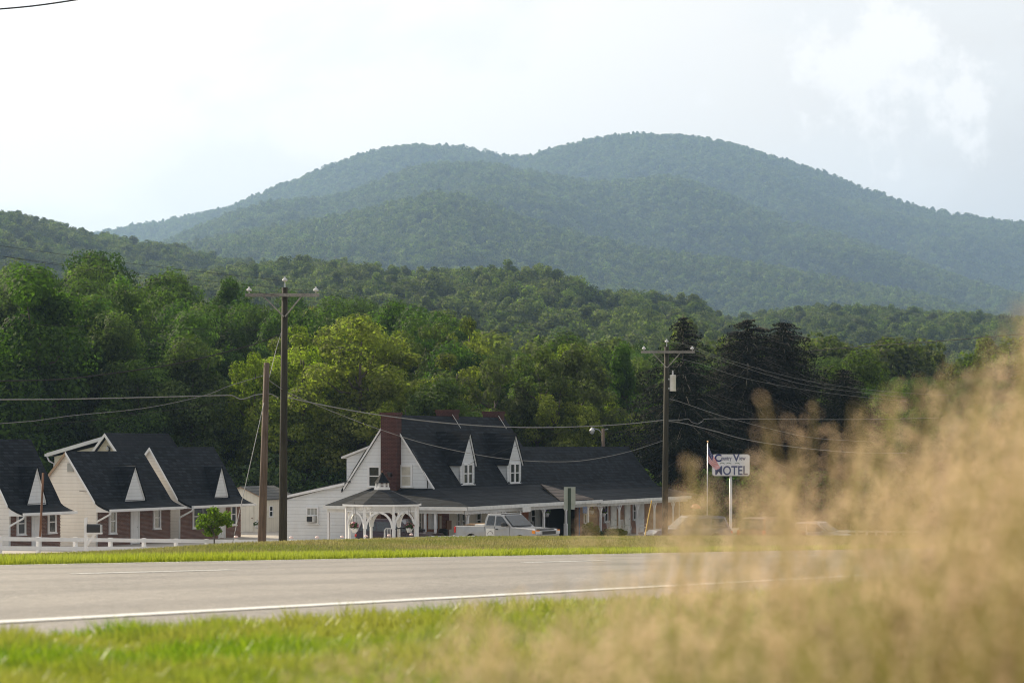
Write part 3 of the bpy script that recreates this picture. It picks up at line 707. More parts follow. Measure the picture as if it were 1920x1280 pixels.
# ================================================================== gazebo
def gazebo():
    Yg = 122.5; c = W(716.5, 900, Yg); g = gzf(c.x, c.y)
    zE = z_at(944, Yg); H0 = zE - g
    r = root('gazebo', 'white latticed gazebo with shingled roof and little cupola in front of the motel office', 'gazebo', (c.x, c.y, g), R(22.5-2))
    n = 8; Rp = 1.88; Re = 2.05
    def P(k, rad, z): t = 2*math.pi*(k)/n; return Vector((rad*math.cos(t), rad*math.sin(t), z))
    MB().lathe([(Rp+.15, -.3), (Rp+.15, .12)], 8).build('floor', M['white2'], r)
    hz = z_at(917, Yg) - g
    # roof: 8 sloping facets
    mb = MB()
    for k in range(n):
        mb.prism([P(k, Re, H0+.02), P(k+1, Re, H0+.02), P(k+1, .38, hz), P(k, .38, hz)], (0, 0, -.08))
    mb.build('roof', M['shingle_mid'], r)
    MB().lathe([(Re+.04, H0-.1), (Re+.04, H0+.0), (Re-.1, H0), (Re-.1, H0-.1)], 8).build('eave_fascia', M['white'], r)
    for k in range(n):
        p = P(k, Rp, 0); MB().box(p.x-.055, p.x+.055, p.y-.055, p.y+.055, .1, H0-.05).build('post', M['white'], r)
    for k in range(n):
        a, b = P(k, Rp, 0), P(k+1, Rp, 0); d = (b-a).normalized(); Ls = (b-a).length
        def Q(u, z): q = a + d*u; return (q.x, q.y, z)
        zt = H0-.06; zb = H0-.36
        f = MB().bar(Q(.05, zt), Q(Ls-.05, zt), .05, .05).bar(Q(.05, zb), Q(Ls-.05, zb), .05, .05)
        step = .11; q = -.3
        while q < Ls:
            for sg in (0, 1):
                u0, u1 = (q, q+.3) if sg == 0 else (q+.3, q); z0_, z1_ = zb, zt
                ua, ub = min(u0, u1), max(u0, u1)
                lo = max(.05, ua); hi = min(Ls-.05, ub)
                if hi - lo > .03:
                    fz = lambda u: zb + (zt-zb)*((u-u0)/(u1-u0))
                    f.bar(Q(lo, fz(lo)), Q(hi, fz(hi)), .02, .018)
            q += step
        f.build('lattice_panel', M['white'], r)
        for sgn in (0, 1):
            arc = []
            for t in np.linspace(0, math.pi/2, 8):
                u = .06 + (Ls/2-.02)*(1-math.cos(t)); z = zb-.85 + .82*math.sin(t)
                arc.append(Q(u if sgn == 0 else Ls-u, z))
            m = MB()
            for p_, q_ in zip(arc[:-1], arc[1:]): m.bar(p_, q_, .045, .11)
            m.build('arch_brace', M['white'], r)
    cb = z_at(917, Yg)-g; cu = z_at(905, Yg)-g; ct = z_at(885, Yg)-g
    c1 = MB().lathe([(.42, cb-.06), (.42, cb+.1), (.36, cb+.1), (.36, cb+.11)], 8)
    for k in range(n):
        p = P(k, .34, 0); c1.box(p.x-.025, p.x+.025, p.y-.025, p.y+.025, cb, cu+.02)
        for q in range(4): c1.bar(P(k, .34, cb+.14+q*.07), P(k+1, .34, cb+.14+q*.07), .02, .02)
    cup = c1.build('cupola', M['white'], r)
    MB().lathe([(.42, cu), (.3, cu+.16), (.14, cu+.38), (.03, ct)], 8).build('cupola_roof', M['shingle'], cup)
    MB().lathe([(.0, ct-.02), (.05, ct+.02), (.03, ct+.08), (0, ct+.1)], 8).build('finial', M['rust'], cup)
    return r, g, Yg
gaz, gg, Yg = gazebo()
# ================================================================== fences, mailbox, poles
def fence(name, b, a0, a1, sp, H, label, caps=None):
    p0 = AB(a0, b); g0 = gzf(p0.x, p0.y)
    r = root(name, label, 'fence', (p0.x, p0.y, g0), 0)
    n = int(round((a1-a0)/sp)); tops = []
    for i in range(n+1):
        p = AB(a0+i*sp, b); g = gzf(p.x, p.y); q = Vector((p.x-p0.x, p.y-p0.y, g-g0)); tops.append(q)
        m = MB().box(-.065, .065, -.065, .065, -.3, H-.03).prism([(-.07, -.07, H-.03), (.07, -.07, H-.03), (.07, .07, H-.03), (-.07, .07, H-.03)], (0, 0, .02))
        m.v = [(Matrix.Rotation(PHI, 3, 'Z') @ Vector(v) + q)[:] for v in m.v]
        m.build('fence_post', M['white'], r)
    for za in (H-.1, H*.42):
        for i in range(n):
            o = Vector((C_, -S_, 0))*.09
            m = MB().bar(tops[i]+o+Vector((0, 0, za)), tops[i+1]+o+Vector((0, 0, za)), .035, .15)
            m.build('rail', M['white'], r)
    return r, tops, p0, g0
fr, ft, fp0, fg0 = fence('white_fence', 53, a_at(72, 53)-2.4*3, a_at(72, 53)+2.4*16, 2.4, .75, 'long white two-rail board fence running in front of the cabins and gazebo')
fence('white_fence', 45, a_at(1462, 45), a_at(1462, 45)+2.4*17, 2.4, .9, 'far white rail fence behind the tan grass right of the parked cars')
# pinkish solar caps on some posts
for i in range(9, 17):
    q = ft[i]; p = Vector((fp0.x+q.x, fp0.y+q.y, fg0+q.z+.81))
    o = MB().lathe([(.09, 0), (.1, .03), (.06, .08), (0, .1)], 10).build('post_cap_light', simple('pale_pink_glass', (.75, .55, .5), .3), smooth=True)
    o.location = p; o['label'] = 'small pale pink cap light on a white fence post by the gazebo'; o['category'] = 'post light'; o['group'] = 'cap lights on the white fence posts'
def mailbox():
    Y = 88; c = W(161, 1000, Y); g = gzf(c.x, c.y)
    r = root('mailbox', 'black mailbox on a white wooden post beside the fence', 'mailbox', (c.x, c.y, g), R(-6))
    zt = z_at(969, Y)-g
    MB().box(-.05, .05, -.05, .05, -.1, zt-.04).prism([(-.05, -.05, zt-.04), (.05, -.05, zt-.04), (.05, -.05, zt)], (0, .1, 0)).build('post', M['white'], r)
    zb = z_at(997.5, Y)-g
    MB().box(.05, .6, -.09, .09, zb-.06, zb).build('arm', M['white'], r)
    MB().bar((.05, 0, zb-.45), (.34, 0, zb-.06), .07).build('brace', M['white'], r)
    prof = []
    for t in np.linspace(0, math.pi, 9): prof.append((.0+.11*math.cos(t), .2+.11*math.sin(t)))
    prof = [(.11, 0)] + prof + [(-.11, 0)]
    bx = MB().prism([(.06, y, zb+z) for y, z in prof], (.5, 0, 0)).build('box', M['black'], r)
    MB().box(.56, .585, -.11, .11, zb, zb+.28).build('lid', M['metal'], bx)
mailbox()
def post(name, label, cat, p0, p1, r0, r1, mat):
    r = root(name, label, cat, p0)
    MB().tube([(0, 0, -.3), Vector(p1)-Vector(p0)], [r0, r1], 12).build('shaft', mat, r, smooth=True); return r
Yr = 92; c = W(73, 1000, Yr); g = gzf(c.x, c.y); t = W(81, 886, Yr)
post('rusty_pole', 'thin leaning rusty pole in front of the leftmost cabin', 'pole', (c.x, c.y, g), t, .045, .04, M['rust'])

# ---- utility poles
def insulator(mb, p):
    p = Vector(p); return mb.lathe([(.02, -.02), (.02, .07), (.075, .08), (.105, .11), (.09, .15), (.045, .18), (.03, .19), (.04, .21), (.035, .23), (.015, .24)], 14, p)
poles = {}
def utility_pole(px, Y, ytop, xl, xr, yarm, r0, r1, label, xf=False):
    c = W(px, 1000, Y); g = gzf(c.x, c.y); t = W(px+4, ytop, Y)
    r = root('utility_pole', label, 'utility pole', (c.x, c.y, g), 0, 'wooden utility poles with crossarms')
    dx = t.x-c.x
    MB().tube([(0, 0, -.5), (dx*.5, 0, (t.z-g)*.5), (dx, 0, t.z-g)], [r0, (r0+r1)/2, r1], 14).build('pole', M['pole_dark'], r, smooth=True)
    za = z_at(yarm, Y)-g; x0 = (xl-px)/F*Y; x1 = (xr-px)/F*Y
    arm = MB().box(x0, x1, -.2, -.08, za-.06, za+.06).build('crossarm', M['arm'], r)
    for x in (x0+.14, x1-.12):
        insulator(MB(), (x, -.14, za+.06)).build('insulator', M['porcelain'], arm, smooth=True)
    tp = MB().tube([(dx, 0, t.z-g), (dx, 0, t.z-g+.16)], .03, 6).build('top_pin', M['metal'], r)
    insulator(MB(), (dx, 0, t.z-g+.15)).build('insulator', M['porcelain'], tp, smooth=True)
    b = MB()
    for sg, xx in ((-1, x0*.5), (1, x1*.5+.02)):
        MB().bar((dx+sg*.02, -.16, za-.8), (xx, -.16, za-.06), .05, .05).build('brace', M['arm'], r)
    poles[px] = (c, g, za, x0, x1, dx, t.z-g)
    if xf:
        tz = z_at(733, Y)-g; th = z_at(703, Y)-g
        tr = MB().lathe([(.15, tz), (.16, tz+.02), (.16, th-.03), (.17, th-.02), (.17, th), (.06, th+.02)], 16, (.42, -.05, 0)).build('transformer', M['white2'], r, smooth=True)
        MB().lathe([(.05, th), (.03, th+.06), (.05, th+.1), (.03, th+.16), (.04, th+.22), (.01, th+.24)], 10, (.42, -.05, 0)).build('bushing', M['porcelain'], tr)
        MB().box(.1, .28, -.09, -.01, tz+.1, tz+.18).box(.1, .28, -.09, -.01, th-.25, th-.17).build('bracket', M['metal'], tr)
    return r, c, g
up1, c1, g1 = utility_pole(530, 90, 539, 461, 599, 553.5, .165, .11, 'tall dark utility pole with crossarm standing left of the motel office')
up2, c2, g2 = utility_pole(1246, 124, 650, 1202, 1302, 660, .17, .12, 'utility pole with grey transformer in front of the dark spruce', True)
Ys = 86.5; c = W(490, 1000, Ys); gs = gzf(c.x, c.y); t = W(500, 680, Ys)
stub = post('guy_pole', 'shorter bare brown pole beside the tall dark utility pole', 'pole', (c.x, c.y, gs), t, .16, .1, M['pole_brown'])
def cable(name, label, pts, rad, mat, cat='cable', n=5, dep=None, group=None):
    P = []
    for q in pts:
        if len(q) == 3: P.append(W(*q))
        else:
            t_ = (q[0]-CX)/F; P.append(W(q[0], q[1], 44.5/(S_-t_*C_)))
    # Catmull-Rom smoothing
    out = []
    for i in range(len(P)-1):
        p0 = P[max(i-1, 0)]; p1 = P[i]; p2 = P[i+1]; p3 = P[min(i+2, len(P)-1)]
        for k in range(5):
            u = k/5; out.append(.5*((2*p1)+(p2-p0)*u+(2*p0-5*p1+4*p2-p3)*u*u+(-p0+3*p1-3*p2+p3)*u**3))
    out.append(P[-1]); o0 = out[0].copy()
    o = MB().tube([p-o0 for p in out], rad, n).build(name, mat, smooth=True); o.location = o0
    o['label'] = label; o['category'] = cat
    if group: o['group'] = group
    return o
wl = simple('cable_grey', (.22, .22, .22), .6); wd = simple('cable_dark', (.04, .04, .042), .9, spec=.1)
G = 'overhead cables'
cable('overhead_cable', 'thick pale cable coming from the left edge to the brown stub pole', [(-60, 749), (120, 748), (300, 744), (420, 741), (437, 742), (450, 748), (462, 746), (480, 740), (505, 738), (515, 742), (522, 745)], .017, wl, group=G)
cable('overhead_cable', 'thick pale cable sagging between the two utility poles across the office roof', [(535, 744), (620, 762), (720, 779), (850, 794), (980, 801), (1100, 799), (1180, 794), (1246, 787)], .02, wl, group=G)
cable('overhead_cable', 'black twisted cable rising from the left edge to the tall pole', [(-60, 717), (0, 714), (110, 711), (200, 701), (333, 681), (467, 648), (526, 626)], .02, wd, group=G)
cable('overhead_cable', 'thin pale wire drooping from the left edge to the brown stub pole top', [(-60, 798), (60, 789), (133, 779), (270, 765), (380, 742), (433, 722), (497, 703)], .009, wl, group=G)
cable('overhead_cable', 'lower thin pale wire rising across the left woods', [(60, 797), (200, 785), (320, 768), (440, 752), (500, 742)], .008, wd, group=G)
cable('overhead_cable', 'thin service wire sagging over both dormers to the right pole', [(505, 713), (545, 738), (640, 778), (716, 806), (800, 832), (900, 853), (980, 863), (1060, 865), (1113, 860), (1180, 846), (1248, 824)], .012, wl, group=G)
cable('overhead_cable', 'thin wire from the far dormer up to the right pole', [(878, 870), (960, 838), (1040, 814), (1124, 788), (1190, 762), (1242, 748)], .008, wd, group=G)
cable('overhead_cable', 'thin wire running to the right pole past the bright green tree', [(540, 625), (700, 668), (880, 714), (970, 731), (1060, 741), (1150, 746), (1243, 748)], .008, wd, group=G)
for i, (xa, ya, yb, xb, txt) in enumerate(((467, 545, 652, 1206, 'left arm'), (537, 527, 640, 1257, 'pole top'), (593, 547, 652, 1297, 'right arm'))):
    m = [(xa+(xb-xa)*u, ya+(yb-ya)*u+26*4*u*(1-u)*.35) for u in (0, .25, .5, .75, 1)]
    cable('overhead_cable', f'fine line wire strung from the {txt} insulator of one crossarm pole to the next', m, .006, wd, group=G)
    m = [(xa-(xa+60)*u, ya-75*u+12*4*u*(1-u)*.3) for u in (0, .33, .66, 1)]
    cable('overhead_cable', f'fine line wire leaving the {txt} insulator of the tall pole leftwards', m, .006, wd, group=G)
cable('overhead_cable', 'level thin wire across the left woods to the tall pole', [(-40, 606), (150, 611), (350, 616), (527, 619)], .006, wd, group=G)
cable('overhead_cable', 'thin wire from the right pole top descending across the dark spruces', [(1257, 640), (1300, 650), (1355, 671), (1505, 712), (1655, 733), (1800, 742)], .008, wl, group=G)
cable('overhead_cable', 'thin wire from the right pole arm end descending over the spruces', [(1297, 654), (1380, 684), (1480, 714), (1560, 729), (1700, 745)], .008, wl, group=G)
cable('overhead_cable', 'thin wire from the right pole arm crossing the spruces lower down', [(1276, 673), (1320, 684), (1405, 711), (1555, 737), (1700, 752)], .008, wl, group=G)
cable('overhead_cable', 'bundled cable descending right from below the transformer', [(1256, 748), (1275, 753), (1330, 772), (1380, 787), (1450, 805), (1530, 821), (1640, 828)], .012, wl, group=G)
cable('overhead_cable', 'level looped cable leaving the right pole behind the tan grass', [(1250, 788), (1275, 787), (1290, 785), (1297, 791), (1308, 794), (1318, 789), (1326, 785), (1400, 785), (1600, 786), (1760, 783)], .014, wl, group=G)
cable('overhead_cable', 'pale cable descending right toward the motel sign', [(1250, 789), (1280, 793), (1340, 808), (1405, 825), (1500, 839), (1605, 848), (1700, 849)], .018, wl, group=G)
cable('overhead_cable', 'thin dark wire rising to the right edge behind the spruces', [(1500, 659, 190), (1655, 647, 178), (1790, 637, 168), (1960, 622, 155)], .028, wd, group=G)
cable('overhead_cable', 'short dark wire crossing the top left corner of the sky', [(-60, 22, 60), (60, 12, 60), (170, -4, 60)], .02, wd, group=G)
cable('guy_wire', 'pale guy wire from the tall pole down to the stub pole', [(528, 622, 89.8), (518, 655, 89), (505, 708, 87)], .011, wl, 'guy wire')
cable('guy_wire', 'white sleeved guy wire from the stub pole down to the grass', [(495, 755, 86.3), (476, 840, 84.8), (435, 1022, 82)], .013, wl, 'guy wire')
o = cable('guy_marker', 'yellow-orange guy guard leaning beside the right utility pole', [(1222, 938, 122.5), (1216, 968, 122), (1208, 1012, 121)], .028, simple('yellow_guard', (.5, .3, .03), .6), 'guy marker')

# ---- lamp behind the wing
def street_lamp():
    Y = 172; c = W(1131, 850, Y); r = root('yard_lamp', 'yard lamp on a brown post behind the long wing roof', 'lamp', (c.x, c.y, gzf(c.x, c.y)))
    g = r.location.z; zt = z_at(803, Y)-g
    MB().tube([(0, 0, -.2), (0, 0, zt)], [.14, .11], 10).build('post', M['pole_brown'], r, smooth=True)
    MB().tube([(0, 0, zt-.5), (-.3, -.1, zt-.1), (-.75, -.2, zt+.03)], .03, 6).build('arm', M['metal'], r)
    MB().tube([(0, 0, zt-.1), (.35, 0, zt-.05)], .03, 6).build('bracket', M['metal'], r)
    l = MB().lathe([(.06, 0), (.1, -.1), (.2, -.2), (.2, -.28)], 12, (-.8, -.2, zt+.08)).build('lamp_head', M['metal'], r)
    MB().lathe([(.17, -.28), (.15, -.42), (.05, -.5), (0, -.5)], 12, (-.8, -.2, zt+.08)).build('lens', M['metal'], l)
street_lamp()
# ---- back of a road sign
def road_sign():
    Y = 70; c = W(1067.5, 990, Y); g = gzf(c.x, c.y); r = root('road_sign', 'back of a pale road sign on a thin green post before the wing roof', 'sign', (c.x, c.y, g), R(3))
    w = 23/F*Y/2; zt = z_at(912.5, Y)-g; zm = z_at(945, Y)-g; zb = z_at(954.5, Y)-g; k = Y/F
    al = simple('sign_back_metal', (.42, .45, .43), .5, metal=.2)
    MB().box(-w+.02, w, .0, .006, zm+.005, zt).build('upper_plate', al, r, bevel=.012)
    MB().box(-w+.03, w-.02, .008, .014, zb, zm+.02).build('lower_plate', al, r, bevel=.012)
    gp = simple('green_post', (.05, .075, .06), .6)
    MB().box(-.028, .028, -.03, 0, -.3, zt-.03).box(-.045, -.028, -.008, 0, -.3, zt-.03).box(.028, .045, -.008, 0, -.3, zt-.03).build('post', gp, r)
road_sign()

# ---- motel sign
def text_mesh(txt, size, mat, parent, loc, rot, name, extrude=.01, bold=.0, sx=1):
    cu = bpy.data.curves.new(name, 'FONT'); cu.body = txt; cu.size = size; cu.extrude = extrude; cu.offset = bold; cu.align_x = 'CENTER'
    o = bpy.data.objects.new(name, cu); COL.objects.link(o)
    dg = bpy.context.evaluated_depsgraph_get(); me = bpy.data.meshes.new_from_object(o.evaluated_get(dg))
    bpy.data.objects.remove(o); q = bpy.data.objects.new(name, me); COL.objects.link(q); q.parent = parent
    me.materials.clear(); me.materials.append(mat); q.location = loc; q.rotation_euler = rot; q.scale = (sx, 1, 1); return q
def motel_sign():
    Y = 150; k = Y/F; c = W(1370, 990, Y); g = gzf(c.x, c.y)
    r = root('motel_sign', 'white roadside sign board reading Country View Motel on a white post', 'sign', (c.x, c.y, g), R(-5))
    zb, zt = z_at(892, Y)-g, z_at(851, Y)-g; x0, x1 = (1335-1370)*k, (1406-1370)*k
    def rr(x0, x1, z0, z1, rad, y):
        P = []
        for cx, cz, a in ((x1-rad, z1-rad, 0), (x0+rad, z1-rad, 90), (x0+rad, z0+rad, 180), (x1-rad, z0+rad, 270)):
            for t in range(0, 91, 15): P.append((cx+rad*math.cos(R(a+t)), y, cz+rad*math.sin(R(a+t))))
        return P
    bd = MB().prism(rr(x0, x1, zb, zt, .17, -.12), (0, .24, 0)).build('sign_board', simple('sign_edge', (.5, .5, .5), .4, metal=.3), r)
    face = MB().prism(rr(x0+.04, x1-.04, zb+.04, zt-.04, .14, -.135), (0, .012, 0)).build('face', simple('sign_face', (.78, .78, .8), .35, var=.06), bd)
    MB().tube([(0, 0, -.2), (0, 0, zb-.0)], .09, 12).build('post', M['white2'], r, smooth=True)
    ink = simple('sign_blue', (.015, .03, .16), .5); ink2 = simple('sign_navy', (.09, .1, .2), .5)
    ro = (R(90), 0, 0); y = -.14; cx = (x0+x1)/2
    def zz(py): return z_at(py, Y)-g
    text_mesh('C', .62, ink, bd, ((1346.5-1370)*k, y, zz(864.5)), ro, 'lettering', bold=.018)
    text_mesh('ountry', .36, ink2, bd, ((1361.8-1370)*k, y, zz(862)), ro, 'lettering', bold=.006, sx=.66)
    text_mesh('V', .62, ink2, bd, ((1380.5-1370)*k, y, zz(864)), ro, 'lettering', bold=.018)
    text_mesh('iew', .36, ink2, bd, ((1391.8-1370)*k, y, zz(862)), ro, 'lettering', bold=.006, sx=.75)
    text_mesh('MOTEL', .78, ink2, bd, ((1371-1370)*k, y, zz(889.5)), ro, 'lettering', bold=.012, sx=.82)
    gm = simple('sign_mountain_line', (.1, .16, .1), .6)
    for xa in (1353, 1365, 1381):
        MB().tube([((xa-3-1370)*k, y, zz(869)), ((xa-1370)*k, y, zz(867)), ((xa+3-1370)*k, y, zz(867.5)), ((xa+6-1370)*k, y, zz(869.2))], .018, 5).build('mountain_emblem', gm, bd)
motel_sign()
def flag():
    Y = 147; k = Y/F; c = W(1325.5, 990, Y); g = gzf(c.x, c.y); t = W(1327, 830, Y)
    r = root('flagpole', 'thin white flagpole with gold ball top left of the motel sign', 'flagpole', (c.x, c.y, g))
    zt = t.z-g; dx = t.x-c.x
    MB().tube([(0, 0, -.2), (dx, 0, zt)], [.04, .03], 10).build('pole', M['metal'], r, smooth=True)
    MB().lathe([(0, 0), (.05, .03), (.06, .07), (.04, .12), (0, .14)], 10, (dx, 0, zt)).build('ball', simple('gold', (.7, .45, .25), .3, metal=.8), r, smooth=True)
    # hanging flag: cloth grid, drooping to the lower right
    fl = root('flag', 'draped red, white and blue striped flag hanging from the flagpole', 'flag', (t.x, t.y, g+zt))
    nu, nv = 26, 26; u = np.linspace(0, 1, nu); v = np.linspace(0, 1, nv); U, V = np.meshgrid(u, v, indexing='ij')
    # u along the fly, v down the hoist
    hoist = 1.0; X = .04+U*(.72-.26*V); Zd = -.2 - V*hoist*1.0 - U**.9*(1.3-.85*V); Yd = .10*np.sin(U*9+V*2.0)*U**.5
    Vx = np.stack([X, Yd, Zd], -1).reshape(-1, 3)
    mats = [simple('flag_red', (.6, .03, .035), .7), simple('flag_white', (.78, .76, .76), .7), simple('flag_blue', (.02, .03, .13), .7)]
    i, j = np.meshgrid(np.arange(nu-1), np.arange(nv-1), indexing='ij'); q = (i*nv+j).ravel(); Fc = np.stack([q, q+nv, q+nv+1, q+1], -1)
    o = bulk('cloth', Vx, Fc, None, fl)
    for m in mats: o.data.materials.append(m)
    mi = []
    for a, b in zip(i.ravel(), j.ravel()):
        if a < 10 and b < 13: mi.append(1 if (a % 3 == 1 and b % 3 == 1) else 2)
        else: mi.append(int(b*13/25) % 2)
    o.data.polygons.foreach_set('material_index', mi); sl = o.modifiers.new('s', 'SOLIDIFY'); sl.thickness = .004
flag()

# ================================================================== vehicles
paint_cache = {}
def paint(name, col, metal=.5, rough=.3):
    m = mat_new(name); t = NT(m); nz = t.noise(t.obj(), 2.2, 4)
    p = t.out(t.mix(t.rng(nz, .4, .75), col, tuple(x*.82 for x in col)), rough, metal); p.inputs['Coat Weight'].default_value = .6; p.inputs['Coat Roughness'].default_value = .06; return m
def side_loft(prof, half, taper, n=7):
    """prof: closed (x,z) outline, swept over the width with a barrelled edge: taper(y fraction, z)->inset"""
    mb = MB(); ys = np.array([-1, -.985, -.93, -.6, 0, .6, .93, .985, 1]); vs = []; m = len(prof)
    cxm = sum(p[0] for p in prof)/m; czm = sum(p[1] for p in prof)/m
    sc = {1: .955, .985: .985, .93: .997, .6: 1, 0: 1}
    for y in ys:
        s = sc[abs(float(y))]
        for x, z in prof:
            w = half*taper(z)
            vs.append((cxm+(x-cxm)*s, y*w, czm+(z-czm)*s))
    fs = []
    for i in range(len(ys)-1):
        for k in range(m): fs.append((i*m+k, i*m+(k+1) % m, (i+1)*m+(k+1) % m, (i+1)*m+k))
    fs += [tuple(range(m-1, -1, -1)), tuple(range((len(ys)-1)*m, len(ys)*m))]
    return mb.add(vs, fs)
def wheels(r, xs, half, rad, w=.24):
    for x in xs:
        for sg in (-1, 1):
            y = sg*(half-w/2+.01)
            ty = MB().lathe([(rad*.62, -w/2), (rad*.92, -w/2), (rad, -w*.3), (rad, w*.3), (rad*.92, w/2), (rad*.62, w/2)], 28, (x, y, rad), 'y').build('wheel', M['black'], r, smooth=False)
            MB().lathe([(rad*.6, -w*.42), (rad*.5, -w*.3), (rad*.15, -w*.36), (rad*.15, w*.36), (rad*.5, w*.3), (rad*.6, w*.42)], 20, (x, y, rad), 'y').build('rim', M['metal'], ty)
def quadslab(name, pts, mat, parent, n, th=.012):
    n = Vector(n).normalized()*th
    return MB().prism([Vector(p)+n*.4 for p in pts], n).build(name, mat, parent)
def arch(prof_list, xs, rad, z0=.32):
    return prof_list
def car(name, label, cat, loc, rz, L, Wd, H, col, kind='suv', group=None):
    r = root(name, label, cat, loc, rz, group); half = Wd/2
    pm = paint(name+'_paint', col)
    x0, x1 = -L/2, L/2; belt = H*.56
    if kind == 'sedan': gh = [(-.42*L, belt), (-.27*L, H*.97), (-.1*L, H), (.06*L, H*.985), (.27*L, belt)]; deck = H*.6; hood = H*.54
    elif kind == 'van': gh = [(-.485*L, belt), (-.45*L, H*.95), (-.4*L, H*.985), (-.1*L, H), (.1*L, H*.98), (.34*L, belt)]; deck = belt; hood = H*.54
    else: gh = [(-.475*L, belt), (-.42*L, H*.95), (-.38*L, H*.98), (-.05*L, H), (.05*L, H*.985), (.22*L, belt)]; deck = belt; hood = H*.56
    wr = .205*H+.0; wx = (-.3*L, .31*L); zb = .2
    prof = [(x0+.05, zb+.1)]
    for wxx in (wx[0], wx[1]):
        for t in np.linspace(math.pi, 0, 9): prof.append((wxx+math.cos(t)*(wr+.06), max(zb, wr+math.sin(t)*(wr+.05))))
    prof += [(x1-.1, zb+.05), (x1, zb+.2), (x1, H*.36), (x1-.06, H*.43), (x1-.25, hood-.06), (.3*L, hood), (.22*L if kind != 'van' else .34*L, belt+.01)]
    prof += [(-.42*L if kind == 'sedan' else x0+.06, belt+.01), (x0+.02, deck-.12), (x0, H*.34)]
    side_loft(prof, half, lambda z: 1.0 if z < belt*.8 else .97).build('body', pm, r, bevel=.03)
    cab = side_loft(gh, half*.95, lambda z: 1 - .16*(z-belt)/(H-belt)).build('cabin', pm, r, bevel=.05, seg=3)
    def wq(z): return half*.95*(1 - .16*(z-belt)/(H-belt))
    # side glass
    zb_, zt_ = belt+.05, H*.9
    def xf(z): (xa, za), (xb, zb2) = gh[-2], gh[-1]; return xa+(xb-xa)*(z-za)/(zb2-za)
    def xr(z): (xa, za), (xb, zb2) = gh[0], gh[1]; return xa+(xb-xa)*(z-za)/(zb2-za)
    cuts = [0, .36, .68, 1] if kind != 'sedan' else [0, .48, 1]
    for sg in (-1, 1):
        for c0, c1 in zip(cuts[:-1], cuts[1:]):
            def X(c, z): return xr(z)+.1+(xf(z)-.12-xr(z)-.1)*c
            e = .035/ (xf(zb_)-xr(zb_))
            pts = [(X(c0+e, zb_), sg*wq(zb_), zb_), (X(c1-e, zb_), sg*wq(zb_), zb_), (X(c1-e, zt_), sg*wq(zt_), zt_), (X(c0+e, zt_), sg*wq(zt_), zt_)]
            quadslab('side_window', pts, M['glass'], r, (0, sg, .15))
    for nm, ff, sgx in (('windshield', xf, 1), ('rear_window', xr, -1)):
        za, zc = belt+.07, H*.93
        pts = [(ff(za), -wq(za)*.9, za), (ff(za), wq(za)*.9, za), (ff(zc), wq(zc)*.88, zc), (ff(zc), -wq(zc)*.88, zc)]
        quadslab(nm, pts, M['glass'], r, (sgx, 0, .5), .02)
    for sg in (-1, 1):
        MB().box(x1-.16, x1+.015, sg*half*.9-.16, sg*half*.9+.02 if sg > 0 else sg*half*.9+.14, H*.36, H*.43).build('headlight', M['porcelain'], r, bevel=.02)
        zt0 = belt-.28 if kind != 'sedan' else deck-.25
        MB().box(x0-.02, x0+.12, sg*half*.88-.09, sg*half*.88+.09, zt0, zt0+(.3 if kind == 'van' else .16)).build('taillight', M['red'], r, bevel=.02)
        MB().box(.17*L, .17*L+.12, sg*(half+.12)-.09, sg*(half+.12)+.09, belt-.02, belt+.13).build('side_mirror', pm, r, bevel=.03)
    MB().box(x1-.02, x1+.03, -half*.6, half*.6, H*.25, H*.34).build('grille', M['black'], r)
    wheels(r, wx, half, wr+.0)
    return r
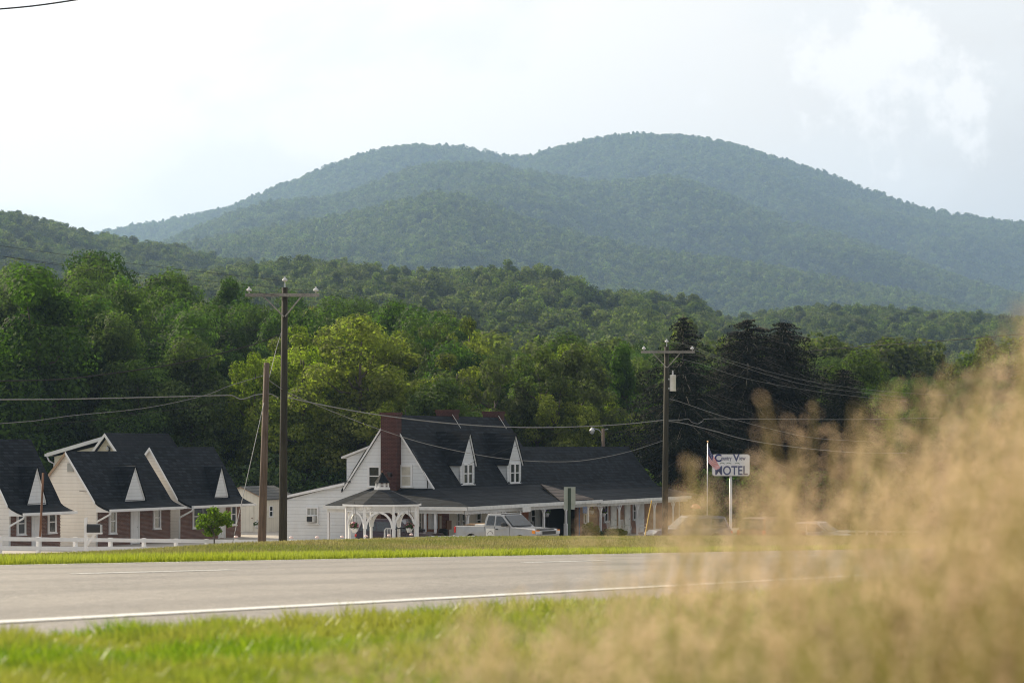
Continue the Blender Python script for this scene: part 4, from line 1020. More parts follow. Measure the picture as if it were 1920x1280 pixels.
def pickup():
    Y = 128.3; px = 950; c = W(px, 1000, Y); g = gzf(c.x, c.y)
    r = root('pickup_truck', 'silver extended-cab pickup truck parked in front of the motel porch', 'pickup truck', (c.x, c.y, g+.03), R(-40))
    L = 5.7; half = .98; H = 1.89; pm = paint('pickup_silver_paint', (.36, .355, .35), .5, .3); x0, x1 = -L/2, L/2
    wr = .37; wx = (-1.72, 1.78)
    xc0, xc1 = -.78, 1.12      # cab rear, windshield foot
    prof = [(x0, .55)]
    for q in wx:
        for t in np.linspace(math.pi, 0, 11): prof.append((q+math.cos(t)*(wr+.08), max(.42, wr+math.sin(t)*(wr+.08))))
    prof += [(x1-.12, .42), (x1, .5), (x1, .98), (x1-.05, 1.06), (x1-.35, 1.13), (xc1+.1, 1.2), (xc1-.1, 1.22), (x0+.03, 1.2), (x0, 1.15)]
    side_loft(prof, half, lambda z: 1 if z < .9 else .975).build('body', pm, r, bevel=.025)
    # cab
    cab = [(xc0, 1.2), (xc0+.04, 1.6), (xc0+.14, 1.85), (xc0+.3, 1.885), (xc0+1.1, 1.895), (.28, 1.86), (.42, 1.8), (xc1, 1.2)]
    side_loft(cab, half*.96, lambda z: 1 - .14*(z-1.2)/.69).build('cab', pm, r, bevel=.05, seg=3)
    def wq(z): return half*.96*(1 - .14*(z-1.2)/.69)
    def pane(nm, pts, sg): quadslab(nm, [(x, sg*(wq(z)+.004), z) for x, z in pts], M['glass'], r, (0, sg, .18), .014)
    for sg in (-1, 1):
        pane('rear_side_window', [(-.62, 1.27), (-.1, 1.27), (-.1, 1.76), (-.52, 1.76)], sg)
        pane('door_window', [(.02, 1.27), (.9, 1.27), (.42, 1.72), (.32, 1.76), (.02, 1.76)], sg)
        for xd in (-.04, 1.02, -.74):
            MB().box(xd-.008, xd+.008, sg*half*.985-.012 if sg > 0 else -half*.985-.006, sg*half*.985+.006 if sg > 0 else -half*.985+.012, .5, 1.2).build('door_gap', M['black'], r)
        MB().box(.06, .22, sg*half*.99-.02, sg*half*.99+.02, 1.04, 1.1).build('door_handle', M['black'], r)
        MB().box(.66, .86, sg*(half+.17)-.12, sg*(half+.17)+.12, 1.24, 1.44).box(.7, .8, sg*(half+.0)-.06, sg*half+.06, 1.24, 1.3).build('side_mirror', M['black'], r, bevel=.03)
        MB().box(x1-.22, x1+.02, min(sg*.62, sg*.95), max(sg*.62, sg*.95), .86, 1.04).build('headlight', M['porcelain'], r, bevel=.02)
        MB().box(x1-.3, x1-.1, sg*.955-.03, sg*.955+.03, .9, 1.06).box(x1-.04, x1+.022, min(sg*.74, sg*.95), max(sg*.74, sg*.95), 1.02, 1.07).build('turn_signal', M['orange'], r)
        MB().box(x0-.02, x0+.1, sg*.9-.08, sg*.9+.08, .82, 1.15).build('taillight', M['red'], r, bevel=.01)
    quadslab('windshield', [(xc1-.02, -.8, 1.25), (xc1-.02, .8, 1.25), (.46, .72, 1.79), (.46, -.72, 1.79)], M['glass'], r, (.6, 0, .65), .02)
    # bed interior and cargo
    MB().box(x0+.08, xc0-.06, -half+.1, half-.1, 1.16, 1.205).build('bed_floor', M['black'], r)
    MB().box(x0+.1, xc0-.1, half-.3, half-.12, 1.2, 1.3).box(x0+.25, xc0-.4, -.1, .1, 1.2, 1.29).bar((x0+.35, -.4, 1.24), (xc0-.2, -.35, 1.33), .28, .05).build('lumber_load', simple('lumber', (.5, .32, .18), .8), r)
    MB().box(xc0-.7, xc0-.05, -half+.1, -half+.5, 1.2, 1.3).build('tool_box', M['white2'], r, bevel=.01)
    gr = MB().box(x1, x1+.05, -.62, .62, .8, 1.06).build('grille', M['metal'], r, bevel=.02)
    MB().box(x1+.04, x1+.06, -.55, .55, .84, 1.02).build('grille_mesh', M['black'], gr)
    MB().box(x1-.28, x1-.02, -.8, .8, 1.12, 1.16).build('bug_shield', M['black'], r, bevel=.015)
    MB().box(x1-.1, x1+.14, -.97, .97, .48, .72).build('front_bumper', M['metal'], r, bevel=.05)
    MB().box(x0-.14, x0+.05, -.95, .95, .5, .68).build('rear_bumper', M['metal'], r, bevel=.03)
    s = MB().box(-.6, -.02, -half-.005, -half+.01, .62, 1.1).build('door_decal', M['white2'], r)
    MB().tube([(-.5, -half-.01, .8), (-.42, -half-.01, .92), (-.3, -half-.01, .97), (-.18, -half-.01, .92), (-.1, -half-.01, .8)], .012, 5).tube([(-.45, -half-.01, .72), (-.15, -half-.01, .72)], .012, 5).build('decal_arc', M['black'], s)
    wheels(r, wx, half, wr, .26)
pickup()
def at(px, Y): c = W(px, 1000, Y); return (c.x, c.y, max(gzf(c.x, c.y), -2)+.03)
car('parked_suv', 'dark parked car behind the gazebo, mostly hidden by its posts', 'car', at(752, 131), R(-24), 4.7, 1.85, 1.62, (.03, .012, .02), 'suv')
car('parked_suv', 'large grey-blue parked car half hidden by tan grass right of the pole', 'car', at(1291, 144.5), R(180+14), 4.9, 1.9, 1.8, (.1, .12, .17), 'suv')
car('parked_van', 'maroon minivan parked behind the tan grass', 'van', at(1448, 140), R(52), 4.6, 1.9, 1.72, (.17, .05, .03), 'van')
car('parked_sedan', 'silver sedan parked right of the maroon minivan', 'car', at(1533, 143), R(-30), 3.9, 1.75, 1.42, (.4, .42, .44), 'sedan')

# ================================================================== small things
def flower_cluster(rad, n, cols, zc=0, seed=1):
    g = np.random.default_rng(seed); d = g.normal(size=(n, 3)); d /= np.linalg.norm(d, axis=1)[:, None]
    c = d*rad*(.5+.5*g.random((n, 1))); c[:, 2] = c[:, 2]*.75+zc; return leafquads(c, d, .055, g)
def leafquads(c, nrm, size, g, asp=.6, jit=.7):
    n = len(c); nn = nrm + g.normal(size=(n, 3))*jit; nn /= np.linalg.norm(nn, axis=1)[:, None]
    r = g.normal(size=(n, 3)); u = np.cross(nn, r); u /= np.linalg.norm(u, axis=1)[:, None]; v = np.cross(nn, u)
    s = (size*(.6+.8*g.random(n)))[:, None] if np.isscalar(size) else (size*(.6+.8*g.random(n)))[:, None]
    V = np.stack([c-u*s, c+v*s*asp, c+u*s, c-v*s*asp], 1).reshape(-1, 3)
    return V, np.arange(n*4).reshape(n, 4)
M['leaf_small'] = leafmat('basket_leaves', (.04, .07, .02), (.1, .16, .04))
M['petal'] = simple('pink_petals', (.42, .16, .2), .6, var=.4); M['petal2'] = simple('purple_petals', (.16, .08, .3), .6, var=.4)
def basket(px, py, Y, label, petal, hang=None, pot='white', group='hanging flower baskets'):
    c = W(px, py, Y); r = root('flower_basket', label, 'flower basket', c, 0, group)
    MB().lathe([(.1, -.24), (.17, -.04), (.18, 0), (.15, 0)], 14).build('pot', M[pot], r, smooth=True)
    V, Fq = flower_cluster(.24, 260, None, .08, int(px)); t = rng.random(len(Fq))
    bulk('foliage', V, Fq, M['leaf_small'], r, tint=t)
    V, Fq = flower_cluster(.27, 60, None, .12, int(px)+5); bulk('blooms', V, Fq, petal, r)
    if hang: 
        m = MB()
        for k in range(3): m.tube([(.16*math.cos(k*2.1), .16*math.sin(k*2.1), 0), (0, 0, hang)], .006, 4)
        m.build('hanger', M['black'], r)
basket(664.5, 989, 121.2, 'flower basket with pink blooms hanging at the left gazebo arch', M['petal'], 1.3)
basket(767.5, 989, 121.4, 'flower basket with pale blooms hanging at the right gazebo arch', M['petal'], 1.3)
basket(1025, 961, 142.5, 'hanging basket of purple flowers in a pale blue pot left of the dark bay', M['petal2'], .5, 'metal')
basket(1109, 956, 150, 'hanging fern basket beside the blue sign at the wing', M['petal2'], .5)
basket(1131.5, 961, 152, 'hanging basket over the round bush at the first wing post', M['petal2'], .5)
basket(482, 984, 158.5, 'small white hanging flower pot on the shed side wall', M['white2'], .4)
def blue_sign():
    c = W(1097, 955, 146); r = root('hanging_sign', 'small dark blue square sign hanging under the wing porch', 'sign', c)
    MB().box(-.14, .14, -.02, .02, -.22, .2).build('panel', M['blue'], r); MB().tube([(0, 0, .2), (0, 0, .45)], .01, 5).build('hanger', M['black'], r)
blue_sign()
def lantern():
    c = W(709, 985, 134.3); r = root('red_feeder', 'bright red bird feeder with white cap hanging behind the gazebo post', 'bird feeder', c)
    MB().lathe([(.12, .12), (.12, .3), (.1, .32)], 10).build('cap', M['porcelain'], r); MB().lathe([(.03, .12), (.08, 0), (.07, -.1), (.15, -.16), (.14, -.22), (.03, -.24)], 10).build('feeder', M['red'], r)
    MB().tube([(0, 0, .3), (0, 0, .9)], .008, 4).build('hook', M['black'], r)
lantern()
def patio_chair(px, Y, label, mat):
    c = W(px, 1000, Y); g = gzf(c.x, c.y); r = root('patio_chair', label, 'chair', (c.x, c.y, g+.2), R(10), 'chairs in the gazebo')
    MB().box(-.28, .28, -.26, .26, .42, .46).build('seat', mat, r)
    k = MB().tube([(-.27, -.26, .44), (-.27, -.33, .86), (-.2, -.34, .93), (.2, -.34, .93), (.27, -.33, .86), (.27, -.26, .44)], .028, 8)
    for q in range(6): k.tube([(-.2+q*.08, -.27, .46), (-.2+q*.08, -.34, .92)], .012, 5)
    k.build('backrest', mat, r)
    for x in (-.25, .25):
        for y in (-.23, .23): MB().tube([(x, y, 0), (x, y, .42)], .02, 6).build('leg', mat, r)
patio_chair(729.5, 121.9, 'pale slatted patio chair in the middle of the gazebo', M['white'])
patio_chair(750, 122.2, 'black patio chair right of the pale one in the gazebo', M['black'])
def umb():
    Y = 148; c = W(1304.5, 1000, Y); r = root('mushroom_ornament', 'orange-red dome on a stalk showing above the grey parked car', 'garden ornament', (c.x, c.y, gzf(c.x, c.y)))
    z0, z1 = z_at(952.5, Y)-r.location.z, z_at(944.5, Y)-r.location.z
    MB().lathe([(.3, z0), (.29, z0+.08), (.2, z1-.05), (.08, z1), (0, z1)], 16).build('dome', simple('orange_red_glaze', (.6, .17, .1), .35), r, smooth=True)
    MB().tube([(0, 0, 0), (0, 0, z0+.05)], .05, 8).build('stalk', M['rust'], r)
umb()
def porch_flag():
    c = W(896, 972, 142); r = root('porch_flag', 'small red and white bunting hanging inside the office porch', 'bunting', c)
    m = MB(); m2 = MB()
    for q in range(4):
        (m if q % 2 == 0 else m2).prism([(-.1+q*.14, 0, .25-q*.12), (.04+q*.14, 0, .2-q*.12), (.06+q*.14, .03, -.25-q*.06), (-.06+q*.14, .02, -.2-q*.08)], (0, .01, 0))
    m.build('red_stripe', M['red'], r); m2.build('white_stripe', M['white'], r)
porch_flag()
def bin_():
    p = W(831, 1000, 134); r = root('trash_bin', 'dark green rubbish bin standing by the cream porch wall', 'bin', (p.x, p.y, gzf(p.x, p.y)))
    MB().lathe([(.22, 0), (.27, .95)], 14).build('body', simple('bin_green', (.02, .03, .025), .5), r, smooth=True); MB().lathe([(.29, .95), (.29, 1.02), (.2, 1.1), (0, 1.12)], 14).build('lid', M['black'], r, smooth=True)
bin_()
# ================================================================== trees
M['leaf_dark'] = leafmat('dark_leaves', (.007, .018, .007), (.088, .15, .033), .43)
M['leaf_mid'] = leafmat('mid_leaves', (.009, .022, .007), (.15, .225, .042), .46)
M['leaf_bright'] = leafmat('yellow_green_leaves', (.03, .05, .008), (.36, .39, .055), .52)
M['leaf_olive'] = leafmat('olive_leaves', (.025, .035, .012), (.14, .18, .05), .42)
M['needle'] = leafmat('spruce_needles', (.002, .005, .003), (.022, .028, .011), .1)
M['leaf_far'] = leafmat('distant_leaves', (.01, .024, .008), (.17, .2, .045), .4)
M['leaf_young'] = leafmat('young_tree_leaves', (.06, .1, .015), (.18, .24, .03), .5)
def mesh_np(name, V, Fc, mat, tint=None):
    o = bulk(name, V, Fc, mat, tint=tint); me = o.data; bpy.data.objects.remove(o); return me
def mesh_mb(name, mb, mat):
    o = mb.build(name, mat, smooth=True); me = o.data; bpy.data.objects.remove(o); return me
def crown_pts(g, H, cz, rx, rz, nl, lr, nleaf, shape='round', low=-1):
    """lobes over an ellipsoid, then leaf positions on each lobe"""
    C = []; Rr = []
    while len(C) < nl:
        d = g.normal(size=3); d /= np.linalg.norm(d)
        if d[2] < low: continue
        f = .45 + .5*g.random()**.6
        p = d*np.array([rx, rx, rz])*f
        if shape == 'cone': p[:2] *= max(.15, 1-(p[2]/rz+.4)*.45)
        C.append(p + np.array([0, 0, cz])); Rr.append(lr*(.7+.7*g.random()))
    C.append(np.array([0, 0, cz+rz*.85])); Rr.append(lr); C.append(np.array([0, 0, cz])); Rr.append(rx*.45)
    C = np.array(C); Rr = np.array(Rr); k = len(C)
    w = Rr**2; idx = g.choice(k, size=nleaf, p=w/w.sum())
    d = g.normal(size=(nleaf, 3)); d /= np.linalg.norm(d, axis=1)[:, None]
    rad = Rr[idx]*(.6+.5*g.random(nleaf)**.6)
    P = C[idx] + d*rad[:, None]*np.array([1, 1, .8])
    return C, Rr, idx, d, P
def leaf_tree(seed, H, rx, rz, cz, nl, lr, nleaf, ls, shape='round', low=-1, trunk=True, limbs=10):
    g = np.random.default_rng(seed)
    C, Rr, idx, d, P = crown_pts(g, H, cz, rx, rz, nl, lr, nleaf, shape, low)
    V, Fc = leafquads(P, d+np.array([0, 0, .35]), ls, g, .65, .42)
    lt = g.random(len(C)); tint = np.clip(.55*lt[idx]+.45*g.random(len(idx)), 0, 1)
    tb = MB(); r0 = H*.017
    pts = [(0, 0, -.6)]; rr = [r0*1.3]
    ox = oy = 0
    for k in range(1, 7):
        ox += g.normal()*.012*H; oy += g.normal()*.012*H; pts.append((ox, oy, H*.82*k/6)); rr.append(r0*(1-k/6*.8))
    tb.tube(pts, rr, 8)
    for k in range(limbs):
        c = C[g.integers(0, nl)]; z = max(H*.18, min(c[2]-.08*H, H*.65)); s = np.array([np.interp(z, [p[2] for p in pts], [p[0] for p in pts]), np.interp(z, [p[2] for p in pts], [p[1] for p in pts]), z])
        mid = s*.5+c*.5+np.array([0, 0, -.03*H]); q = r0*.42
        tb.tube([s, mid, c], [q, q*.65, q*.2], 5)
    return V, Fc, tint, tb
VAR = {}
def variant(key, mat, **k):
    V, Fc, tint, tb = leaf_tree(**k); VAR[key] = (mesh_np('crown', V, Fc, mat, tint), mesh_mb('trunk', tb, M['bark']), k['H'])
for i in range(4):
    variant(f'dark{i}', M['leaf_dark'], seed=20+i, H=18, rx=4.4+.4*(i % 2), rz=7.6, cz=10.0, nl=44, lr=1.5, nleaf=22000, ls=.155)
    variant(f'mid{i}', M['leaf_mid'], seed=40+i, H=18, rx=4.2+.5*(i % 2), rz=7.4, cz=10.2, nl=40, lr=1.55, nleaf=22000, ls=.155)
for i in range(2):
    variant(f'tall{i}', M['leaf_mid'], seed=60+i, H=18, rx=3.0, rz=8.2, cz=9.6, nl=46, lr=1.15, nleaf=19000, ls=.15, shape='cone')
    variant(f'bright{i}', M['leaf_bright'], seed=70+i, H=16, rx=4.3, rz=7.0, cz=8.4, nl=60, lr=.95, nleaf=22000, ls=.13)
    variant(f'olive{i}', M['leaf_olive'], seed=80+i, H=16, rx=4.2, rz=6.4, cz=9.0, nl=52, lr=.85, nleaf=13000, ls=.14)
def make_spruce(seed, H, R0, dens=1.0, ex=.9):
    g = np.random.default_rng(seed); cs = []; ns = []; sz = []; tb = MB(); tb.tube([(0, 0, -.5), (0, 0, H*.5), (0, 0, H)], [H*.018, H*.011, .02], 8)
    z = H*.06
    while z < H*.99:
        f = (1-z/H); nb = max(4, int((9 if z < H*.75 else 6)*dens)); Lb = R0*f**ex*(.75+.3*g.random())+.15
        for k in range(nb):
            az = g.random()*2*math.pi; zj = z; z = zj+g.normal()*H*.014*(1 if zj < H*.9 else .3); L = Lb*(.6+.5*g.random()); rise = .12*L if z > H*.5 else .02*L
            m = max(4, int(L/.22)); t = np.linspace(.08, 1, m)
            x = t*L; zz = z + rise*np.sin(t*math.pi*.9) - .28*L*t**1.6*(.4+.9*f) + .10*L*np.clip(t-.8, 0, 1)*3
            ca, sa = math.cos(az), math.sin(az)
            tb.tube([(ca*x[0], sa*x[0], zz[0]), (ca*x[m//2], sa*x[m//2], zz[m//2]), (ca*x[-1], sa*x[-1], zz[-1])], [.035, .022, .008], 3, cap=False)
            for j in range(m):
                w = .42*L*(1-t[j])**.7*.55+.12; nq = int(3+w*9)
                lat = g.uniform(-w, w, nq); dr = -g.random(nq)**1.5*(.18+.45*f)*min(1, L/2.2)
                px_ = ca*(x[j]+g.normal(size=nq)*.08)-sa*lat; py_ = sa*(x[j]+g.normal(size=nq)*.08)+ca*lat
                cs.append(np.stack([px_, py_, zz[j]+dr-.22*np.abs(lat)], 1)); ns.append(np.tile([ca*.3, sa*.3, .6], (nq, 1)))
            z = zj
        z += H*.016+.05
    P = np.concatenate(cs); nn = np.concatenate(ns); V, Fc = leafquads(P, nn, .115, g, .32, 1.1)
    return mesh_np('crown', V, Fc, M['needle'], g.random(len(Fc))), mesh_mb('trunk', tb, M['bark']), H
VAR['spruce0'] = make_spruce(5, 14, 9.6, 1.35, .92); VAR['spruce1'] = make_spruce(6, 14, 8.3, 2.1, .6)
def tree(var, loc, H, label, name='broadleaf_tree', wid=1.0, rz=None, group=None, mat=None):
    cm, tm, h0 = VAR[var]; r = root(name, label, 'tree', loc, rng.random()*6.28 if rz is None else rz, group)
    s = H/h0; r.scale = (s*wid, s*wid, s)
    for nm, me in (('trunk', tm), ('crown', cm)):
        o = bpy.data.objects.new(nm, me); COL.objects.link(o); o.parent = r
    return r
def spec(var, px, ytop, Y, wid, label, name, **k):
    c = W(px, 1000, Y); g = gzf(c.x, c.y); return tree(var, (c.x, c.y, g), (z_at(ytop, Y)-g)*1.0, label, name, wid, **k)
# ---- trees that stand out
spec('spruce0', 1281, 590, 178, 1.05, 'big drooping dark spruce behind the right utility pole', 'spruce_tree')
spec('spruce1', 1402, 596, 182, .98, 'dense dark spruce with twin top, left of the two beyond the motel sign', 'spruce_tree')
spec('spruce1', 1470, 602, 184, 1.0, 'dense dark spruce right of its twin beyond the motel sign', 'spruce_tree', rz=2.0)
spec('mid1', 1600, 655, 190, .85, 'round broadleaf tree right of the dark spruces above the tan grass', 'broadleaf_tree')
spec('spruce1', 1582, 690, 178, .9, 'small dark spruce below the round tree at right', 'spruce_tree')
spec('bright0', 676, 564, 176, 1.1, 'tall yellow-green tree rising behind the left chimney', 'broadleaf_tree')
spec('olive1', 838, 690, 170, 1.25, 'small bright yellow-green tree behind the office roof', 'broadleaf_tree')
spec('bright1', 775, 712, 172, 1.1, 'low bright green tree between the tall yellow-green tree and the small one', 'broadleaf_tree', rz=1.0)
spec('olive0', 1010, 630, 182, .95, 'thin olive tree with visible branches behind the right chimney', 'broadleaf_tree')
spec('olive1', 1085, 622, 186, .95, 'tall olive-green tree with bare trunk above the wing roof', 'broadleaf_tree')
spec('olive0', 925, 655, 180, .8, 'olive tree just left of the thin branching one', 'broadleaf_tree', rz=2.2)
spec('mid2', 258, 668, 178, 1.0, 'small round tree alone at the front of the left woods', 'broadleaf_tree')
spec('bright0', 478, 640, 180, .75, 'light green tree behind the left utility pole', 'broadleaf_tree', rz=3.0)
spec('mid0', 62, 500, 176, 1.0, 'tall leafy tree at the left edge of the woods behind the leftmost cabin', 'broadleaf_tree')
spec('mid3', 165, 545, 184, .8, 'leafy tree right of the tallest one at the left edge of the woods', 'broadleaf_tree')
spec('tall0', 1165, 640, 200, .8, 'narrow pine-like tree left of the drooping spruce', 'broadleaf_tree')
# ---- the wood behind the motel
tx = [-150, 0, 60, 110, 190, 240, 300, 360, 420, 480, 540, 600, 650, 720, 800, 860, 920, 1000, 1060, 1120, 1180, 1250, 1350, 1450, 1550, 1600, 1700, 1920, 2000]
ty = [495, 492, 482, 505, 475, 505, 510, 525, 535, 530, 530, 550, 545, 575, 562, 575, 612, 625, 618, 640, 645, 650, 660, 665, 680, 690, 715, 730, 730]
side = lambda px: 'left woods behind the cabins' if px < 460 else ('woods behind the motel office' if px < 1150 else 'woods behind the spruces')
cnt = 0; cells = []
Yr = 180.0
while Yr < 345:
    st = 6.3 + (Yr-180)*.018; x = -.232*Yr
    while x < .235*Yr: cells.append((x + rng.uniform(-1.8, 1.8), Yr + rng.uniform(-2.2, 2.2))); x += st
    Yr += st*.95
print('tree cells', len(cells))
cells.sort(key=lambda c: c[1])
far_cells = cells[286:]; cells = cells[:286]
def pick(px, k):
    if px < 460: return rng.choice(['dark0','dark1','dark2','dark3','mid0','mid1','tall0','mid2'])
    if px < 900: return rng.choice(['dark0','dark2','mid0','mid1','mid3','dark1','olive0','mid2'])
    if px < 1200: return rng.choice(['mid0','mid3','olive0','olive1','mid1','dark2','mid2'])
    return rng.choice(['dark0','dark3','mid0','mid1','tall1','dark1'])
for (x, Y) in cells:
    px = CX + F*x/Y; g = gzf(x, Y); tp = float(np.interp(px, tx, ty))
    tp += max(0, (1-(Y-180)/55))*90*rng.uniform(.5, 1.1) + rng.uniform(-18, 48)
    if 1175 < px < 1670 and Y < 200: continue
    H = z_at(tp, Y)-g; H = max(8, min(27, H)); v = str(pick(px, Y))
    if 460 < px < 1150 and rng.random() < .16: v = str(rng.choice(['bright0', 'bright1']))
    kind = {'b': 'yellow-green', 'd': 'dark green', 'm': 'mid green', 't': 'tall narrow', 'o': 'olive green'}[v[0]]
    row = 'front edge' if Y < 205 else 'middle' if Y < 235 else 'back'
    tree(v, (x, Y, g), H, f'{kind} broadleaf tree at the {row} of the {side(px)}', 'broadleaf_tree', rng.uniform(.7, 1.0)*(18/max(H, 12))**.3, group='broadleaf trees of the woods behind the motel')
# ---- bushes, young tree
def bush(name, label, px, Y, ytop, w, mat, seed, cat='bush', n=5000, ls=.05):
    c = W(px, 1000, Y); g0 = gzf(c.x, c.y); H = z_at(ytop, Y)-g0; g = np.random.default_rng(seed)
    C, Rr, idx, d, P = crown_pts(g, H, H*.5, w*.42, H*.42, 30, min(w, H)*.16, n)
    V, Fc = leafquads(P, d+np.array([0, 0, .3]), ls, g, .6, .6); r = root(name, label, cat, (c.x, c.y, g0))
    bulk('foliage', V, Fc, mat, r, tint=g.random(len(Fc)))
    m = MB()
    for k in range(5): m.tube([(0, 0, -.1), tuple(C[k]*.9)], [.03, .012], 5)
    m.build('stem', M['bark'], r, smooth=True); return r
def young_tree():
    Y = 101; c = W(401, 1000, Y); g0 = gzf(c.x, c.y); g = np.random.default_rng(9); k = Y/F
    r = root('young_tree', 'small bright leafy tree in front of the right cabin behind the fence', 'tree', (c.x, c.y, g0))
    zc = z_at(976, Y)-g0; C, Rr, idx, d, P = crown_pts(g, 1, zc, 36*k, 25*k, 34, .16, 2600)
    V, Fc = leafquads(P, d+np.array([0, 0, .4]), .065, g, .6, .7); bulk('crown', V, Fc, M['leaf_young'], r, tint=g.random(len(Fc)))
    t = MB().tube([(0, 0, -.2), (.02, 0, zc*.5), (0, 0, zc)], [.035, .03, .02], 8)
    for q in range(14): c_ = C[q]; t.tube([(0, 0, zc*.62), tuple(c_*.5+np.array([0, 0, zc*.38])), tuple(c_)], [.018, .012, .005], 5)
    t.build('trunk', M['bark'], r, smooth=True)
young_tree()
M['leaf_bush'] = leafmat('clipped_bush_leaves', (.06, .065, .015), (.13, .13, .035), .3)
bush('round_bush', 'rounded olive-green clipped bush between the first two wing posts', 1107, 144, 977, 1.5, M['leaf_bush'], 3)
for i, px in enumerate((1137, 1150, 1163)):
    bush('low_bush', ['low dark bush nearest the round olive bush', 'low dark bush between its two neighbours by the wing', 'low dark bush furthest right along the wing porch'][i], px, 146+i*2, 990, 1.0, M['leaf_dark'], 30+i, n=2500)
for i in range(26):
    px = -60+i*84+rng.uniform(-20, 20); Y = rng.uniform(170, 178)+(8 if px < 420 else 0)
    c = W(px, 1000, Y); s_ = side(px)
    V, Fq = None, None
    g = np.random.default_rng(300+i); H = rng.uniform(3, 5.5)
    C, Rr, idx, d, P = crown_pts(g, H, H*.45, 2.9, H*.5, 26, .8, 4500)
    V, Fq = leafquads(P, d+np.array([0, 0, .4]), .16, g, .6, .7); r = root('understorey_shrub', f'dark leafy shrub at the foot of the {s_}', 'shrub', (c.x, c.y, gzf(c.x, c.y)), 0, 'shrubs along the foot of the woods')
    bulk('foliage', V, Fq, M['leaf_dark'], r, tint=g.random(len(Fq)))
    m = MB()
    for k in range(5): m.tube([(0, 0, -.1), tuple(C[k]*.9)], [.06, .02], 5)
    m.build('stem', M['bark'], r, smooth=True)

# ================================================================== hills and the far forest
def hill(name, pts, Yc, Yb, Yk, zb, th, seed, amp, px0, px1, nst=60, wav=200):
    """a hill body: crest curve seen against the sky, foot nearer, back slope falling away"""
    xs = np.arange(px0, px1+1, 14.0); yc = np.interp(xs, [p[0] for p in pts], [p[1] for p in pts])
    ker = np.hanning(7); ker /= ker.sum(); yc = np.convolve(np.pad(yc, 3, 'edge'), ker, 'valid')
    t = (xs-CX)/F; zc = EYE+(HY-yc)/F*Yc - th; v = np.linspace(0, 1.5, nst)
    T, Vv = np.meshgrid(t, v, indexing='ij'); ZC = np.tile(zc[:, None], (1, nst))
    Yy = np.where(Vv <= 1, Yb+(Yc-Yb)*Vv, Yc+(Yk-Yc)*(Vv-1)*2); X = T*Yy
    s = np.clip(Vv, 0, 1); prof = np.where(Vv <= 1, (np.sin((s-.5)*math.pi)*.5+.5)*.55+s*.45, 1-(Vv-1)*2*.95)
    nz = (fbm(X/wav, Yy/(wav*1.6), 4, seed)-.47)*2; env = np.where(Vv < 1, np.sin(s*math.pi)**.8, 0)
    Z = zb+(ZC-zb)*prof + nz*amp*env*(1-.45*s**3)
    Z = np.where(Vv > 1, np.minimum(Z, ZC), Z)
    Vt = np.stack([X, Yy, Z], -1).reshape(-1, 3); n, m = T.shape
    i, j = np.meshgrid(np.arange(n-1), np.arange(m-1), indexing='ij'); k = (i*m+j).ravel(); Fc = np.stack([k, k+m, k+m+1, k+1], -1)
    o = bulk(name, Vt, Fc, M['hill'], kind='structure'); o.data.polygons.foreach_set('use_smooth', [True]*len(Fc))
    return X, Yy, Z, Vv
def scatter(X, Yy, Z, cell, g, smin, smax, vmax=1.12, Vv=None):
    """points spread evenly over the hill surface (one per cell of ground)"""
    n, m = X.shape; out = []
    for i in range(n-1):
        for j in range(m-1):
            if Vv[i, j] > vmax: continue
            A = abs((X[i+1, j]-X[i, j])*(Yy[i, j+1]-Yy[i, j])); q = A/cell; k = int(q)+(g.random() < q-int(q))
            if k:
                u = g.random(k); w = g.random(k)
                def L(a): return (a[i, j]*(1-u)*(1-w)+a[i+1, j]*u*(1-w)+a[i, j+1]*(1-u)*w+a[i+1, j+1]*u*w)
                out.append(np.stack([L(X), L(Yy), L(Z), g.uniform(smin, smax, k)], 1))
    return np.concatenate(out)
gh = np.random.default_rng(77)
sky1 = [(-400, 470), (100, 452), (215, 428), (260, 418), (340, 407), (400, 396), (450, 383), (500, 368), (560, 350), (600, 330), (640, 318), (700, 295), (740, 283), (800, 275), (870, 274), (920, 282), (960, 290), (1000, 288), (1080, 268), (1140, 257), (1200, 252), (1300, 258), (1360, 268), (1440, 290), (1510, 308), (1560, 325), (1620, 350), (1700, 378), (1760, 391), (1860, 411), (1920, 418), (2300, 470)]
sky2 = [(-400, 560), (200, 500), (330, 470), (380, 440), (440, 415), (560, 385), (640, 372), (700, 345), (760, 318), (830, 304), (900, 303), (980, 317), (1060, 333), (1150, 342), (1240, 326), (1300, 338), (1348, 358), (1400, 378), (1456, 402), (1530, 428), (1600, 452), (1680, 488), (1743, 510), (1887, 549), (2300, 620)]
sky2b = [(-400, 560), (200, 520), (380, 455), (500, 425), (640, 400), (760, 372), (831, 355), (900, 375), (997, 412), (1060, 430), (1129, 447), (1260, 472), (1402, 488), (1527, 513), (1707, 545), (1887, 589), (2300, 640)]
sky3 = [(-400, 350), (-50, 378), (0, 388), (60, 400), (150, 425), (230, 440), (330, 455), (400, 472), (520, 486), (700, 520), (1000, 560), (1300, 600), (1600, 640), (2300, 660)]
sky3b = [(-400, 560), (200, 500), (400, 480), (520, 466), (620, 466), (700, 482), (770, 495), (850, 486), (920, 497), (1000, 490), (1060, 508), (1110, 530), (1150, 536), (1250, 550), (1320, 562), (1360, 600), (1400, 640), (2300, 700)]
sky3c = [(-400, 700), (1100, 640), (1300, 615), (1400, 592), (1500, 573), (1600, 570), (1700, 578), (1830, 588), (1920, 598), (2300, 620)]
SETS = {'far': [], 'near': []}
